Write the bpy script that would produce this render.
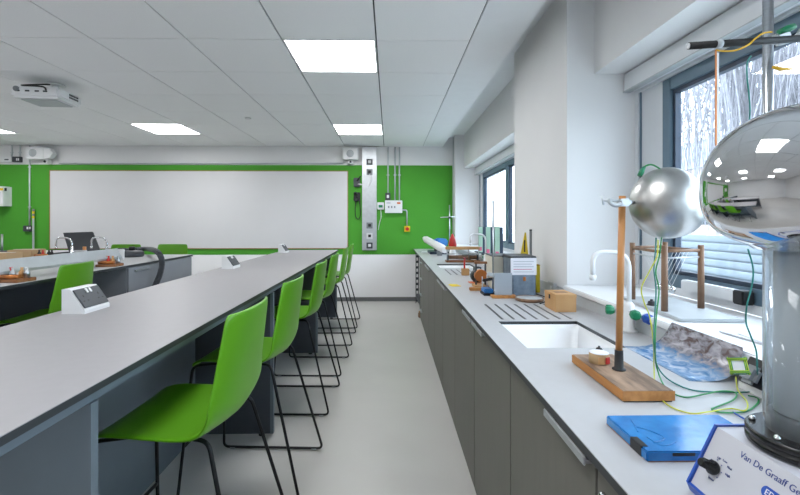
import bpy, bmesh, math, random
from mathutils import Vector, Matrix
R = math.radians
random.seed(7)
for o in list(bpy.data.objects): bpy.data.objects.remove(o)
scn = bpy.context.scene
C = scn.collection

# ------------------------------------------------------------------ camera
F, CX, HY, CAMZ, YAW = 430.0, 397.0, 221.5, 1.224, R(1.0)
cd = bpy.data.cameras.new('camera'); cam = bpy.data.objects.new('camera', cd); C.objects.link(cam)
cd.sensor_width = 36.0; cd.lens = F / 800 * 36.0
cd.shift_x = (400 - CX) / 800; cd.shift_y = -(247.5 - HY) / 800
cd.clip_start = 0.02
cam.location = (0, 0, CAMZ); cam.rotation_euler = (R(90), 0, -YAW)
scn.camera = cam

def at(px, py, x=None, y=None, z=None):
    """point where the ray of a pixel meets a plane of the room"""
    a = (px - CX) / F; b = (HY - py) / F
    d = Vector((math.cos(YAW) * a + math.sin(YAW), math.cos(YAW) - math.sin(YAW) * a, b))
    if z is not None: t = (z - CAMZ) / d.z
    elif y is not None: t = y / d.y
    else: t = x / d.x
    return Vector((0, 0, CAMZ)) + d * t

# ------------------------------------------------------------------ world and exposure
w = bpy.data.worlds.new('overcast_sky'); scn.world = w; w.use_nodes = True
bg = w.node_tree.nodes['Background']
bg.inputs['Color'].default_value = (0.76, 0.88, 1.0, 1); bg.inputs['Strength'].default_value = 5.2
scn.view_settings.view_transform = 'Standard'; scn.view_settings.look = 'None'
scn.view_settings.gamma = 1.0; scn.view_settings.use_curve_mapping = False
scn.view_settings.exposure = 0.38
LIGHT = 15.0

# ------------------------------------------------------------------ materials
def lin(c):
    if isinstance(c, str): c = [int(c[i:i + 2], 16) / 255 for i in (0, 2, 4)]
    return tuple(v / 12.92 if v <= 0.04045 else ((v + 0.055) / 1.055) ** 2.4 for v in c)
M = {}
def mat(name, col, rough=0.5, metal=0.0, noise=0.06, scale=8.0, bump=0.0, stretch=(1, 1, 1), col2=None, **kw):
    m = bpy.data.materials.new(name); m.use_nodes = True
    nt = m.node_tree; n = nt.nodes; L = nt.links; b = n['Principled BSDF']
    c = lin(col)
    b.inputs['Roughness'].default_value = rough; b.inputs['Metallic'].default_value = metal
    tc = n.new('ShaderNodeTexCoord'); mp = n.new('ShaderNodeMapping'); mp.inputs['Scale'].default_value = stretch
    nz = n.new('ShaderNodeTexNoise'); nz.inputs['Scale'].default_value = scale; nz.inputs['Detail'].default_value = 5
    L.new(tc.outputs['Object'], mp.inputs['Vector']); L.new(mp.outputs[0], nz.inputs['Vector'])
    cr = n.new('ShaderNodeValToRGB')
    c2 = lin(col2) if col2 else tuple(min(1, v * (1 + noise)) for v in c)
    c1 = c if col2 else tuple(v * (1 - noise) for v in c)
    cr.color_ramp.elements[0].color = (*c1, 1); cr.color_ramp.elements[1].color = (*c2, 1)
    cr.color_ramp.elements[0].position = 0.35; cr.color_ramp.elements[1].position = 0.65
    L.new(nz.outputs['Fac'], cr.inputs[0]); L.new(cr.outputs[0], b.inputs['Base Color'])
    if bump:
        bp = n.new('ShaderNodeBump'); bp.inputs['Strength'].default_value = bump; bp.inputs['Distance'].default_value = 0.002
        L.new(nz.outputs['Fac'], bp.inputs['Height']); L.new(bp.outputs[0], b.inputs['Normal'])
    for k, v in kw.items(): b.inputs[k].default_value = v
    M[name] = m; return m
mat('wall_white', 'e4e4e4', 0.85, noise=0.01, scale=3)
mat('wall_low', 'f3f3f4', 0.6, noise=0.012, scale=3)
mat('wall_green', '489c2a', 0.75, noise=0.04, scale=2)
mat('ceiling_tile', 'f3f4f5', 0.95, noise=0.012, scale=120, bump=0.05)
mat('ceiling_grid', '4c4f52', 0.8)
mat('plaster', 'e9ebed', 0.9, noise=0.01)
mat('vinyl', 'c2c0bd', 0.38, noise=0.03, scale=2.2)
mat('skirting', '6c6f70', 0.6)
mat('board_white', 'd8d8d9', 0.32, noise=0.02, scale=1.4)
mat('board_edge', 'a07a4a', 0.6)
mat('top_grey', '9c9a9c', 0.42, noise=0.015, scale=30)
mat('top_bench', 'b6b7b9', 0.40, noise=0.015, scale=30)
mat('core_dark', '33373a', 0.45, noise=0.1)
mat('panel_dark', '484d55', 0.5, noise=0.03)
mat('panel_blue', '6c7780', 0.5, noise=0.03)
mat('panel_grey', '8d9197', 0.5, noise=0.03)
mat('door_grey', '68665f', 0.5, noise=0.03, scale=40, stretch=(1, 1, .15))
mat('steel', 'b9bcc0', 0.28, 1.0, noise=0.06, scale=30, stretch=(1, 1, 8))
mat('steel_dull', 'c3c7ca', 0.42, 0.7, noise=0.05, scale=20)
mat('galv', 'c6cbce', 0.45, 0.3, noise=0.04)
mat('chrome', 'd4d6d8', 0.08, 1.0, noise=0.02)
mat('dome_steel', 'd9d9da', 0.055, 1.0, noise=0.03, scale=14, stretch=(1, 1, 5), bump=0.012)
mat('ball_steel', 'c6c6c4', 0.34, 1.0, noise=0.14, scale=16, bump=0.06)
mat('stool_green', '5d9d1a', 0.34, noise=0.03, scale=4)
mat('black_metal', '16181a', 0.4, 0.3)
mat('black', '1b1c1e', 0.5)
mat('black_gloss', '121314', 0.22)
mat('dark_grey', '43474c', 0.5)
mat('mid_grey', '7f8488', 0.5)
mat('plastic_white', 'e4e5e6', 0.4, noise=0.012)
mat('plastic_grey', 'b4b9bc', 0.45)
mat('sink_white', 'f4f5f6', 0.3, noise=0.01)
mat('sill_white', 'e8eaec', 0.4, noise=0.012)
mat('frame_white', 'dcdfe2', 0.5, noise=0.012)
mat('frame_dark', '5b7282', 0.4, noise=0.04)
mat('wood_light', 'bb8d5a', 0.5, scale=9, stretch=(1, 1, .12), col2='c99f6e')
mat('wood_pole', 'c88f58', 0.45, scale=20, stretch=(1, 1, .05), col2='bb7c44')
mat('wood_plank', 'ac9078', 0.55, scale=14, stretch=(3, .7, 1), col2='6e5a4a', bump=0.25)
mat('wood_edge', 'c48a4e', 0.6, scale=14, stretch=(3, .4, 3), col2='a9713a')
mat('wood_dark', '8a6a50', 0.55, scale=12, stretch=(3, 3, .2), col2='6e5340')
mat('wood_red', '7c5236', 0.45, scale=12, stretch=(.3, 3, 3), col2='96663f')
mat('cardboard', 'b79a74', 0.8, noise=0.06)
mat('blue_cover', '1f6fb2', 0.16, scale=26, col2='2c82c6', bump=0.35)
mat('blue_paint', '1d4fb0', 0.3)
mat('blue_plastic', '2a72b5', 0.4)
mat('navy', '27364a', 0.45)
mat('panel_white', 'c0c2ca', 0.4, noise=0.01)
mat('ink_blue', '2b3f86', 0.5)
mat('yellow', 'e3c51c', 0.5)
mat('yellow_green', 'b9cc2c', 0.4)
mat('wire_green', '1f8a46', 0.4)
mat('wire_teal', '1c7c74', 0.4)
mat('wire_yellow', 'c4c93c', 0.4)
mat('tape_yellow', 'cfa21a', 0.6)
mat('green_rubber', '167a52', 0.4)
mat('red', 'c02a24', 0.4)
mat('orange', 'd0662a', 0.5)
mat('pink', 'c85a7a', 0.5)
mat('rubber_belt', 'c6cacd', 0.42, noise=0.04, scale=6)
mat('paper', 'e3e4ea', 0.7, noise=0.02)
mat('print_grey', 'a9aeb8', 0.7)
mat('copper', 'b9733c', 0.4, 0.5)
mat('box_steel', '6f7f90', 0.4, 0.5, scale=30, col2='8796a5')
mat('cream', 'd8d4c6', 0.5)
mat('file_green', '9ab8a4', 0.6)
mat('bark', '8f8d92', 0.9, noise=0.2)
mat('bounce_paving', 'c9c9c4', 0.95, noise=0.06, scale=.6)  # pale paving, lightened to bounce daylight up to ceiling and headers
mat('cladding', '8d979f', 0.6, noise=0.02)
mat('brick_pale', 'b9a79c', 0.8, noise=0.1, scale=4)
mat('lens', '202830', 0.1)
mat('screen_dark', '30353b', 0.35)

def glassy(name, tint, gloss, rough=0.02, opaque=None, amount=0.0):
    m = bpy.data.materials.new(name); m.use_nodes = True; nt = m.node_tree; n = nt.nodes; L = nt.links
    n.remove(n['Principled BSDF']); out = n['Material Output']
    t = n.new('ShaderNodeBsdfTransparent'); t.inputs[0].default_value = (*tint, 1)
    g = n.new('ShaderNodeBsdfGlossy'); g.inputs['Roughness'].default_value = rough
    fr = n.new('ShaderNodeLayerWeight'); fr.inputs['Blend'].default_value = gloss
    mx = n.new('ShaderNodeMixShader')
    L.new(fr.outputs['Facing'], mx.inputs[0]); L.new(t.outputs[0], mx.inputs[1]); L.new(g.outputs[0], mx.inputs[2])
    last = mx
    if opaque:
        d = n.new('ShaderNodeBsdfDiffuse'); d.inputs[0].default_value = (*lin(opaque), 1)
        m2 = n.new('ShaderNodeMixShader'); m2.inputs[0].default_value = amount
        L.new(mx.outputs[0], m2.inputs[1]); L.new(d.outputs[0], m2.inputs[2]); last = m2
    L.new(last.outputs[0], out.inputs[0]); M[name] = m
glassy('pane_glass', (0.95, 0.98, 1.0), 0.06)
glassy('acrylic', (0.95, 0.97, 0.98), 0.09, 0.03, 'd4dce0', 0.05)
glassy('clear_bag', (0.9, 0.93, 0.95), 0.3, 0.12, 'dfe4e8', 0.45)
glassy('acrylic_sheet', (0.85, 0.9, 0.93), 0.2, 0.05, 'b4bcc4', 0.7)
def emit(name, col, s):
    m = bpy.data.materials.new(name); m.use_nodes = True; b = m.node_tree.nodes['Principled BSDF']
    b.inputs['Base Color'].default_value = (.9, .9, .9, 1); b.inputs['Emission Color'].default_value = (*col, 1); b.inputs['Emission Strength'].default_value = s
    M[name] = m
emit('lamp_diffuser', (0.985, 0.985, 1.0), LIGHT)

def poster_mat():
    m = bpy.data.materials.new('poster_print'); m.use_nodes = True; nt = m.node_tree; n = nt.nodes; L = nt.links
    b = n['Principled BSDF']; b.inputs['Roughness'].default_value = 0.22
    tc = n.new('ShaderNodeTexCoord'); nz = n.new('ShaderNodeTexNoise'); nz.inputs['Scale'].default_value = 9; nz.inputs['Detail'].default_value = 6; nz.inputs['Distortion'].default_value = 1.0
    L.new(tc.outputs['UV'], nz.inputs['Vector'])
    sep = n.new('ShaderNodeSeparateXYZ'); L.new(tc.outputs['UV'], sep.inputs[0])
    ra = n.new('ShaderNodeValToRGB'); e = ra.color_ramp.elements
    e[0].color = (*lin('4f7fb0'), 1); e[1].color = (*lin('cfd9e6'), 1); e[0].position = .32; e[1].position = .7
    x = e.new(.5); x.color = (*lin('86a6cb'), 1)
    rb = n.new('ShaderNodeValToRGB'); e = rb.color_ramp.elements
    e[0].color = (*lin('5c4a48'), 1); e[1].color = (*lin('b4b0b8'), 1); e[0].position = .36; e[1].position = .66
    x = e.new(.5); x.color = (*lin('8d8a92'), 1)
    L.new(nz.outputs['Fac'], ra.inputs[0]); L.new(nz.outputs['Fac'], rb.inputs[0])
    ad = n.new('ShaderNodeMath'); ad.operation = 'ADD'; L.new(sep.outputs['X'], ad.inputs[0])
    ms = n.new('ShaderNodeMath'); ms.operation = 'MULTIPLY_ADD'; ms.inputs[1].default_value = .5; ms.inputs[2].default_value = -.25
    L.new(nz.outputs['Fac'], ms.inputs[0]); L.new(ms.outputs[0], ad.inputs[1])
    st = n.new('ShaderNodeMapRange'); st.inputs[1].default_value = .42; st.inputs[2].default_value = .56; L.new(ad.outputs[0], st.inputs[0])
    mx = n.new('ShaderNodeMixRGB'); L.new(st.outputs[0], mx.inputs[0]); L.new(ra.outputs[0], mx.inputs[1]); L.new(rb.outputs[0], mx.inputs[2])
    L.new(mx.outputs[0], b.inputs['Base Color']); M['poster'] = m
poster_mat()

# ------------------------------------------------------------------ mesh builder
WL = {}   # world location of every root (roots are built unrotated)
class MB:
    def __init__(s): s.bm = bmesh.new(); s.uv = None
    def box(s, x0, x1, y0, y1, z0, z1, bevel=0.0, seg=2, mi=0):
        x0, x1 = sorted((x0, x1)); y0, y1 = sorted((y0, y1)); z0, z1 = sorted((z0, z1))
        t = bmesh.new(); bmesh.ops.create_cube(t, size=1)
        for v in t.verts: v.co = Vector(((x0 + x1) / 2 + v.co.x * (x1 - x0), (y0 + y1) / 2 + v.co.y * (y1 - y0), (z0 + z1) / 2 + v.co.z * (z1 - z0)))
        if bevel: bmesh.ops.bevel(t, geom=t.edges[:], offset=bevel, segments=seg, affect='EDGES', clamp_overlap=True)
        s._add(t, mi); return s
    def _add(s, t, mi=0, mtx=None):
        if mtx is not None: bmesh.ops.transform(t, matrix=mtx, verts=t.verts)
        vm = {v: s.bm.verts.new(v.co) for v in t.verts}
        for f in t.faces:
            try:
                nf = s.bm.faces.new([vm[v] for v in f.verts]); nf.material_index = mi; nf.smooth = f.smooth
            except ValueError: pass
        t.free()
    def obox(s, c, size, rot=(0, 0, 0), bevel=0.0, mi=0):
        """box of a size, turned, centred at c"""
        t = bmesh.new(); bmesh.ops.create_cube(t, size=1)
        for v in t.verts: v.co = Vector((v.co.x * size[0], v.co.y * size[1], v.co.z * size[2]))
        if bevel: bmesh.ops.bevel(t, geom=t.edges[:], offset=bevel, segments=2, affect='EDGES', clamp_overlap=True)
        from mathutils import Euler
        s._add(t, mi, Matrix.Translation(Vector(c)) @ Euler(rot).to_matrix().to_4x4()); return s
    def tube(s, pts, r, n=10, smooth=True, cap=True, closed=False):
        """sweep; r is a number or one per point"""
        P = [Vector(p) for p in pts]; k = len(P); rr = r if isinstance(r, (list, tuple)) else [r] * k
        T = []
        for i in range(k):
            if closed: d = P[(i + 1) % k] - P[i - 1]
            elif i == 0: d = P[1] - P[0]
            elif i == k - 1: d = P[-1] - P[-2]
            else: d = (P[i + 1] - P[i]).normalized() + (P[i] - P[i - 1]).normalized()
            T.append(d.normalized() if d.length > 1e-9 else Vector((0, 0, 1)))
        a = Vector((0, 0, 1)) if abs(T[0].z) < .9 else Vector((1, 0, 0))
        u = T[0].cross(a).normalized(); rings = []
        for i in range(k):
            u = (u - T[i] * u.dot(T[i])).normalized(); v = T[i].cross(u)
            rings.append([s.bm.verts.new(P[i] + (u * math.cos(2 * math.pi * j / n) + v * math.sin(2 * math.pi * j / n)) * rr[i]) for j in range(n)])
        for i in range(k if closed else k - 1):
            A, B = rings[i], rings[(i + 1) % k]
            for j in range(n):
                f = s.bm.faces.new((A[j], A[(j + 1) % n], B[(j + 1) % n], B[j])); f.smooth = smooth
        if cap and not closed:
            s.bm.faces.new(rings[0][::-1]); s.bm.faces.new(rings[-1])
        return s
    def cyl(s, p0, p1, r0, r1=None, n=20): return s.tube([p0, p1], [r0, r0 if r1 is None else r1], n)
    def lathe(s, c, prof, n=32, axis='z', smooth=True):
        """profile of (radius, height) turned about an axis through c"""
        c = Vector(c); rings = []
        for (r, h) in prof:
            ring = []
            for j in range(n):
                a = 2 * math.pi * j / n; q = (r * math.cos(a), r * math.sin(a), h)
                if axis == 'x': q = (q[2], q[0], q[1])
                if axis == 'y': q = (q[1], q[2], q[0])
                ring.append(s.bm.verts.new(c + Vector(q)))
            rings.append(ring)
        for A, B in zip(rings, rings[1:]):
            for j in range(n):
                f = s.bm.faces.new((A[j], A[(j + 1) % n], B[(j + 1) % n], B[j])); f.smooth = smooth
        s.bm.faces.new(rings[0][::-1]); s.bm.faces.new(rings[-1]); return s
    def ball(s, c, r, n=20, sc=(1, 1, 1)):
        prof = []
        for i in range(n // 2 + 1):
            a = -math.pi / 2 + math.pi * i / (n // 2)
            prof.append((max(1e-4, math.cos(a)) * r, math.sin(a) * r))
        b = MB(); b.lathe((0, 0, 0), prof, n); s._add(b.bm, 0, Matrix.Translation(Vector(c)) @ Matrix.Diagonal((*sc, 1))); return s
    def prism(s, poly, a0, a1, axis='y'):
        """polygon extruded along an axis; poly in the two other axes (x: y,z; y: x,z; z: x,y)"""
        def q(p, a):
            return {'x': (a, p[0], p[1]), 'y': (p[0], a, p[1]), 'z': (p[0], p[1], a)}[axis]
        A = [s.bm.verts.new(q(p, a0)) for p in poly]; B = [s.bm.verts.new(q(p, a1)) for p in poly]; k = len(poly)
        for i in range(k): s.bm.faces.new((A[i], A[(i + 1) % k], B[(i + 1) % k], B[i]))
        s.bm.faces.new(A[::-1]); s.bm.faces.new(B); return s
    def grid(s, rows, smooth=True, uv=False):
        V = [[s.bm.verts.new(p) for p in r] for r in rows]
        if uv and not s.uv: s.uv = s.bm.loops.layers.uv.new('uv')
        nr, nc = len(V), len(V[0])
        for i in range(nr - 1):
            for j in range(nc - 1):
                f = s.bm.faces.new((V[i][j], V[i][j + 1], V[i + 1][j + 1], V[i + 1][j])); f.smooth = smooth
                if uv:
                    for l, (a, b) in zip(f.loops, ((i, j), (i, j + 1), (i + 1, j + 1), (i + 1, j))): l[s.uv].uv = (a / (nr - 1), b / (nc - 1))
        return s
    def done(s, name, m, parent=None, label=None, cat=None, group=None, kind=None):
        """world coordinates in; linked as one mesh object, origin at its parent's or at its own base"""
        bm = s.bm; bmesh.ops.recalc_face_normals(bm, faces=bm.faces[:])
        if parent is not None: off = WL[parent.name]
        else:
            xs = [v.co for v in bm.verts]
            off = Vector(((min(v.x for v in xs) + max(v.x for v in xs)) / 2, (min(v.y for v in xs) + max(v.y for v in xs)) / 2, min(v.z for v in xs)))
        bmesh.ops.translate(bm, verts=bm.verts, vec=-off)
        me = bpy.data.meshes.new(name); bm.to_mesh(me); bm.free()
        for x in (m if isinstance(m, (list, tuple)) else [m]): me.materials.append(M[x])
        o = bpy.data.objects.new(name, me); C.objects.link(o)
        if parent is not None: o.parent = parent
        else: o.location = off
        WL[o.name] = off.copy()
        tag(o, label, cat, group, kind); return o
def tag(o, label=None, cat=None, group=None, kind=None):
    if label: o['label'] = label
    if cat: o['category'] = cat
    if group: o['group'] = group
    if kind: o['kind'] = kind
    return o
def thing(name, loc, label=None, cat=None, group=None, kind=None):
    o = bpy.data.objects.new(name, None); C.objects.link(o); o.location = loc; o.empty_display_size = .1
    WL[o.name] = Vector(loc); return tag(o, label, cat, group, kind)
def copy_tree(o, parent=None):
    c = o.copy(); C.objects.link(c); c.parent = parent
    for ch in list(o.children): copy_tree(ch, c)
    return c
def smooth_path(pts, per=6, closed=False):
    P = [Vector(p) for p in pts]; out = []; k = len(P)
    for i in range(k if closed else k - 1):
        if closed: a, b, c, d = P[i - 1], P[i], P[(i + 1) % k], P[(i + 2) % k]
        else: a, b, c, d = P[max(i - 1, 0)], P[i], P[i + 1], P[min(i + 2, k - 1)]
        for j in range(per):
            t = j / per
            out.append(.5 * ((2 * b) + (c - a) * t + (2 * a - 5 * b + 4 * c - d) * t * t + (3 * b - a - 3 * c + d) * t ** 3))
    if not closed: out.append(P[-1])
    return out
def round_path(pts, r=.03, per=5):
    P = [Vector(p) for p in pts]; out = [P[0]]
    for a, b, c in zip(P, P[1:], P[2:]):
        k = min(r, (a - b).length * .49, (c - b).length * .49)
        p, q = b + (a - b).normalized() * k, b + (c - b).normalized() * k
        for j in range(per + 1):
            t = j / per; out.append(p * (1 - t) ** 2 + b * 2 * t * (1 - t) + q * t * t)
    out.append(P[-1]); return out
def text(name, s, size, m, mtx, parent, ext=.0002, label=None, align='LEFT', shear=0):
    cu = bpy.data.curves.new(name, 'FONT'); cu.body = s; cu.size = size; cu.extrude = ext; cu.align_x = align; cu.shear = shear
    cu.resolution_u = 3
    tmp = bpy.data.objects.new(name, cu); C.objects.link(tmp)
    dg = bpy.context.evaluated_depsgraph_get(); dg.update()
    me = bpy.data.meshes.new_from_object(tmp.evaluated_get(dg))
    bpy.data.objects.remove(tmp)
    me.transform(Matrix.Translation(-WL[parent.name]) @ mtx)
    me.materials.clear(); me.materials.append(M[m])
    o = bpy.data.objects.new(name, me); C.objects.link(o); o.parent = parent
    if label: o['label'] = label
    return o

# ------------------------------------------------------------------ room shell
YB, XW, ZC = 6.62, 0.96, CAMZ + 1.155          # back wall, right wall piers, ceiling
XL, YR = -6.9, -2.9                            # left wall, wall behind the camera
XWIN, ZSILL, ZHEAD = 1.335, .880, CAMZ + .80    # window plane, sill top, header bottom
ZUP = CAMZ + 1.29
P1A, P1B = 2.31, 3.29                          # pier between the windows
NWA = -1.9                                     # near end of the near window
def S(o): o['kind'] = 'structure'; return o

MB().box(XL - .2, 1.6, YR - .2, YB + .2, -.12, 0).done('floor', 'vinyl', kind='structure')
wb = MB().box(XL - .2, 1.7, YB, YB + .2, 0, 2.75).done('wall_back', 'wall_white', kind='structure')
GZ0, GZ1 = at(300, 254.6, y=YB).z, at(300, 165.2, y=YB).z
MB().box(XL, XW + .01, YB - .006, YB, GZ0, GZ1).done('green_band', 'wall_green', wb)
MB().box(XL, XW, YB - .003, YB, .045, GZ0).done('dado_panel', 'wall_low', wb)
MB().box(XL, XW, YB - .014, YB - .0031, 0, .062, .003).done('baseboard_back', 'skirting', kind='structure')
MB().box(XL - .2, XL, YR, YB, 0, 2.75).done('wall_left', 'wall_white', kind='structure')
MB().box(XL - .2, 1.7, YR - .2, YR, 0, 2.75).done('wall_rear', 'wall_white', kind='structure')
wr = thing('wall_right', (XW, 2.8, 0), kind='structure')
MB().box(XW, 1.56, P1A, P1B, 0, ZUP + .02).done('pier', 'wall_white', wr)
MB().box(XW + .02, 1.56, 6.40, YB, 0, ZUP + .02).done('end_pier', 'wall_white', wr)
MB().box(XW, 1.56, YR, NWA, 0, ZUP + .02).done('end_pier', 'wall_white', wr)
for a, b in ((NWA, P1A), (P1B, 6.40)):
    MB().box(1.11, 1.56, a, b, ZHEAD, ZUP + .02).done('header', 'wall_white', wr)
    MB().box(XW + .006, 1.56, a, b, 0, ZSILL - .025).done('low_wall', 'wall_white', wr)
    MB().box(XWIN + .06, 1.56, a, a + .02, ZSILL, ZHEAD).done('outer_reveal', 'wall_white', wr)
    MB().box(XWIN + .06, 1.56, b - .02, b, ZSILL, ZHEAD).done('outer_reveal', 'wall_white', wr)

# ceiling: dark grid above, every tile a piece, plaster margin and the step along the windows
GX0, GY0, G = -.085, 2.74, .6
ce = MB().box(XL, .82, YR, YB, ZC + .012, ZC + .05).done('ceiling', 'ceiling_grid', kind='structure')
MB().box(.518, .82, YR, YB, ZC, ZC + .0119).done('plaster_margin', 'plaster', ce)
MB().box(.78, .82, YR, YB, ZC + .0501, ZUP).done('step_face', 'plaster', ce)
MB().box(.70, 1.56, YR, YB, ZUP, ZUP + .06).done('upper_soffit', 'plaster', ce)
lights = {(-1, 0), (-1, 4), (-5, -2), (-5, 4), (-9, 4), (-9, -1), (-1, -4), (-5, -6), (-9, -6)}  # cells out of view are added to light the room
proto = {}
def tile(x0, x1, y0, y1):
    key = (round(x1 - x0, 3), round(y1 - y0, 3))
    if key not in proto:
        me_o = MB().box(x0, x1, y0, y1, ZC, ZC + .0119, .0012, 1).done('ceiling_tile', 'ceiling_tile')
        me_o.parent = ce; me_o.location = me_o.location - WL[ce.name]; proto[key] = me_o; return
    o = proto[key].copy(); C.objects.link(o); o.location = Vector(((x0 + x1) / 2, (y0 + y1) / 2, ZC)) - WL[ce.name]
for i in range(-12, 1):
    for j in range(-10, 7):
        x0, x1, y0, y1 = GX0 + i * G, GX0 + (i + 1) * G, GY0 + j * G, GY0 + (j + 1) * G
        if (i, j) in lights: continue
        x0 = max(x0, XL); y0 = max(y0, YR); y1 = min(y1, YB)
        if x1 - x0 < .05 or y1 - y0 < .05: continue
        tile(x0 + .0045, x1 - .0045, y0 + .0034, y1 - .0034)
where = {(-1, 0): 'large square lit ceiling panel nearest, above the row of stools', (-1, 4): 'square lit ceiling panel beside the steel trunking at back wall',
         (-5, 4): 'square lit ceiling panel right of the projector', (-9, 4): 'square lit ceiling panel cut by left photo edge, beyond the projector',
         (-5, -2): 'unseen ceiling panel added for light, left of frame over second table', (-9, -1): 'unseen ceiling panel added for light, far left beside projector',
         (-1, -4): 'unseen ceiling panel added for light behind the camera near the windows', (-5, -6): 'unseen ceiling panel added for light behind the camera mid room', (-9, -6): 'unseen ceiling panel added for light behind the camera by left wall'}
for (i, j) in sorted(lights):
    x0, y0 = GX0 + i * G, GY0 + j * G; x1, y1 = x0 + G, y0 + G
    t = thing('ceiling_light', ((x0 + x1) / 2, (y0 + y1) / 2, ZC), where[(i, j)], 'light', 'square ceiling light panels')
    f = MB(); e = .016
    f.box(x0 + .004, x1 - .004, y0 + .002, y0 + e, ZC, ZC + .0119).box(x0 + .004, x1 - .004, y1 - e, y1 - .002, ZC, ZC + .0119)
    f.box(x0 + .004, x0 + e, y0 + e, y1 - e, ZC, ZC + .0119).box(x1 - e, x1 - .004, y0 + e, y1 - e, ZC, ZC + .0119)
    f.done('frame', 'plastic_white', t)
    MB().box(x0 + e, x1 - e, y0 + e, y1 - e, ZC + .003, ZC + .010).done('diffuser', 'lamp_diffuser', t)

# ------------------------------------------------------------------ windows
def window(name, ya, yb, mull):
    """ya far end ... the window's far end is yb; mull: list of (y0,y1) dark posts"""
    wn = thing(name, (XWIN, (ya + yb) / 2, ZSILL), kind='structure')
    z0, z1 = ZSILL, ZHEAD
    x0, x1 = XWIN, XWIN + .05
    m = MB().box(x0 - .004, x1, yb - .03, yb, z0, z1).box(x0 - .004, x1, ya, ya + .03, z0, z1).box(x0 - .004, x1, ya + .03, yb - .03, z1 - .11, z1)
    m.done('outer_frame', 'frame_white', wn)
    MB().box(x0 + .004, x1, ya + .03, yb - .03, z0, z0 + .035).done('bottom_rail', 'frame_white', wn)
    return wn, z0, z1
def sash(wn, y0, y1, z0, z1, wd=.06, x=XWIN, glass='pane_glass'):
    m = MB()
    m.box(x + .008, x + .058, y0, y0 + wd, z0, z1, .003).box(x + .008, x + .058, y1 - wd, y1, z0, z1, .003)
    m.box(x + .008, x + .058, y0 + wd, y1 - wd, z0, z0 + wd, .003).box(x + .008, x + .058, y0 + wd, y1 - wd, z1 - wd, z1, .003)
    s = m.done('sash', 'frame_dark', wn)
    # inner stepped bead
    w2 = wd + .018; m = MB(); a, b = x + .022, x + .050
    m.box(a, b, y0 + wd, y0 + w2, z0 + wd, z1 - wd).box(a, b, y1 - w2, y1 - wd, z0 + wd, z1 - wd)
    m.box(a, b, y0 + w2, y1 - w2, z0 + wd, z0 + w2).box(a, b, y0 + w2, y1 - w2, z1 - w2, z1 - wd)
    m.done('bead', 'navy', s)
    MB().box(x + .034, x + .040, y0 + w2, y1 - w2, z0 + w2, z1 - w2).done('pane', glass, s)
    return s
for nm, ya, yb, cuts in (('window_1', NWA, P1A, (2.095, .72, -.6)), ('window_2', P1B, 6.40, (6.18, 4.9))):
    wn, z0, z1 = window(nm, ya, yb, None)
    zt, zb = z1 - .11, z0 + .035
    # narrow white insulated side panel next to the far reveal
    MB().box(XWIN + .012, XWIN + .045, cuts[0] + .004, yb - .03, zb, zt).done('side_panel', 'frame_white', wn)
    MB().box(XWIN + .004, XWIN + .0119, yb - .038, yb - .030, zb, zt).done('seal_strip', 'frame_dark', wn)
    ys = list(cuts) + [ya + .03]
    for a, b in zip(ys[1:], ys): sash(wn, a, b, zb, zt)
    bl = thing('blind_cassette', (1.28, (ya + yb) / 2, ZHEAD - .1), 'white roller blind cassette above the %s window' % ('near' if nm == 'window_1' else 'far'), 'blind', 'blind cassettes')
    MB().box(1.268, 1.331, ya + .004, yb - .004, ZHEAD - .098, ZHEAD - .006, .003).done('housing', 'frame_white', bl)
    MB().box(1.262, 1.300, ya + .006, yb - .006, ZHEAD - .104, ZHEAD - .0985).done('bottom_bar', 'plastic_grey', bl)
    fr = MB().box(XW - .022, XWIN + .003, ya + .001, yb - .001, ZSILL - .024, ZSILL - .0005, .004).done('trim_1' if nm == 'window_1' else 'trim_2', 'sill_white', kind='structure')
# opener bar on the near window
ob = thing('window_opener', (1.32, 1.6, ZSILL + .05), 'white opener bar with black end along foot of near window', 'window opener')
p, q = at(686, 281, x=1.325), at(741, 296, x=1.325)
MB().box(1.300, 1.334, q.y, p.y, ZSILL + .0400, ZSILL + .085, .004).done('housing', 'frame_white', ob)
MB().box(1.290, 1.336, q.y - .05, q.y - .0005, ZSILL + .036, ZSILL + .088, .004).done('end_cap', 'black', ob)

# ------------------------------------------------------------------ outside
MB().box(1.9, 60, -40, 60, -.6, -.5).done('ground_outside', 'bounce_paving', kind='structure')
def tree(x, y, h, seed, label):
    rnd = random.Random(seed); t = thing('bare_tree', (x, y, -.5), label, 'tree', 'bare winter trees')
    tr, br = MB(), MB()
    def grow(p, d, L, r, lv, mb):
        pts = [p]; dd = d.copy()
        for k in range(4):
            dd = (dd + Vector((rnd.uniform(-1, 1), rnd.uniform(-1, 1), rnd.uniform(-.7, .5) - (.25 if lv >= 2 else 0))) * .16).normalized(); pts.append(pts[-1] + dd * L / 4)
        mb.tube(pts, [r * (1 - .16 * k) for k in range(5)], 6 if lv == 0 else (4 if lv < 3 else 3), cap=False)
        if lv < 4:
            for k in range([7, 6, 5, 4][lv]):
                i = rnd.randint(1 if lv else 2, 4); a = rnd.uniform(0, 6.28)
                nd = (dd * .7 + Vector((math.cos(a), math.sin(a), rnd.uniform(-.1, .6))) * .9).normalized()
                grow(pts[i], nd, L * rnd.uniform(.45, .7), r * .45, lv + 1, br)
    grow(Vector((x, y, -.5)), Vector((0, 0, 1)), h, .13, 0, tr)
    tr.done('trunk', 'bark', t); br.done('branches', 'bark', t)
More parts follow.
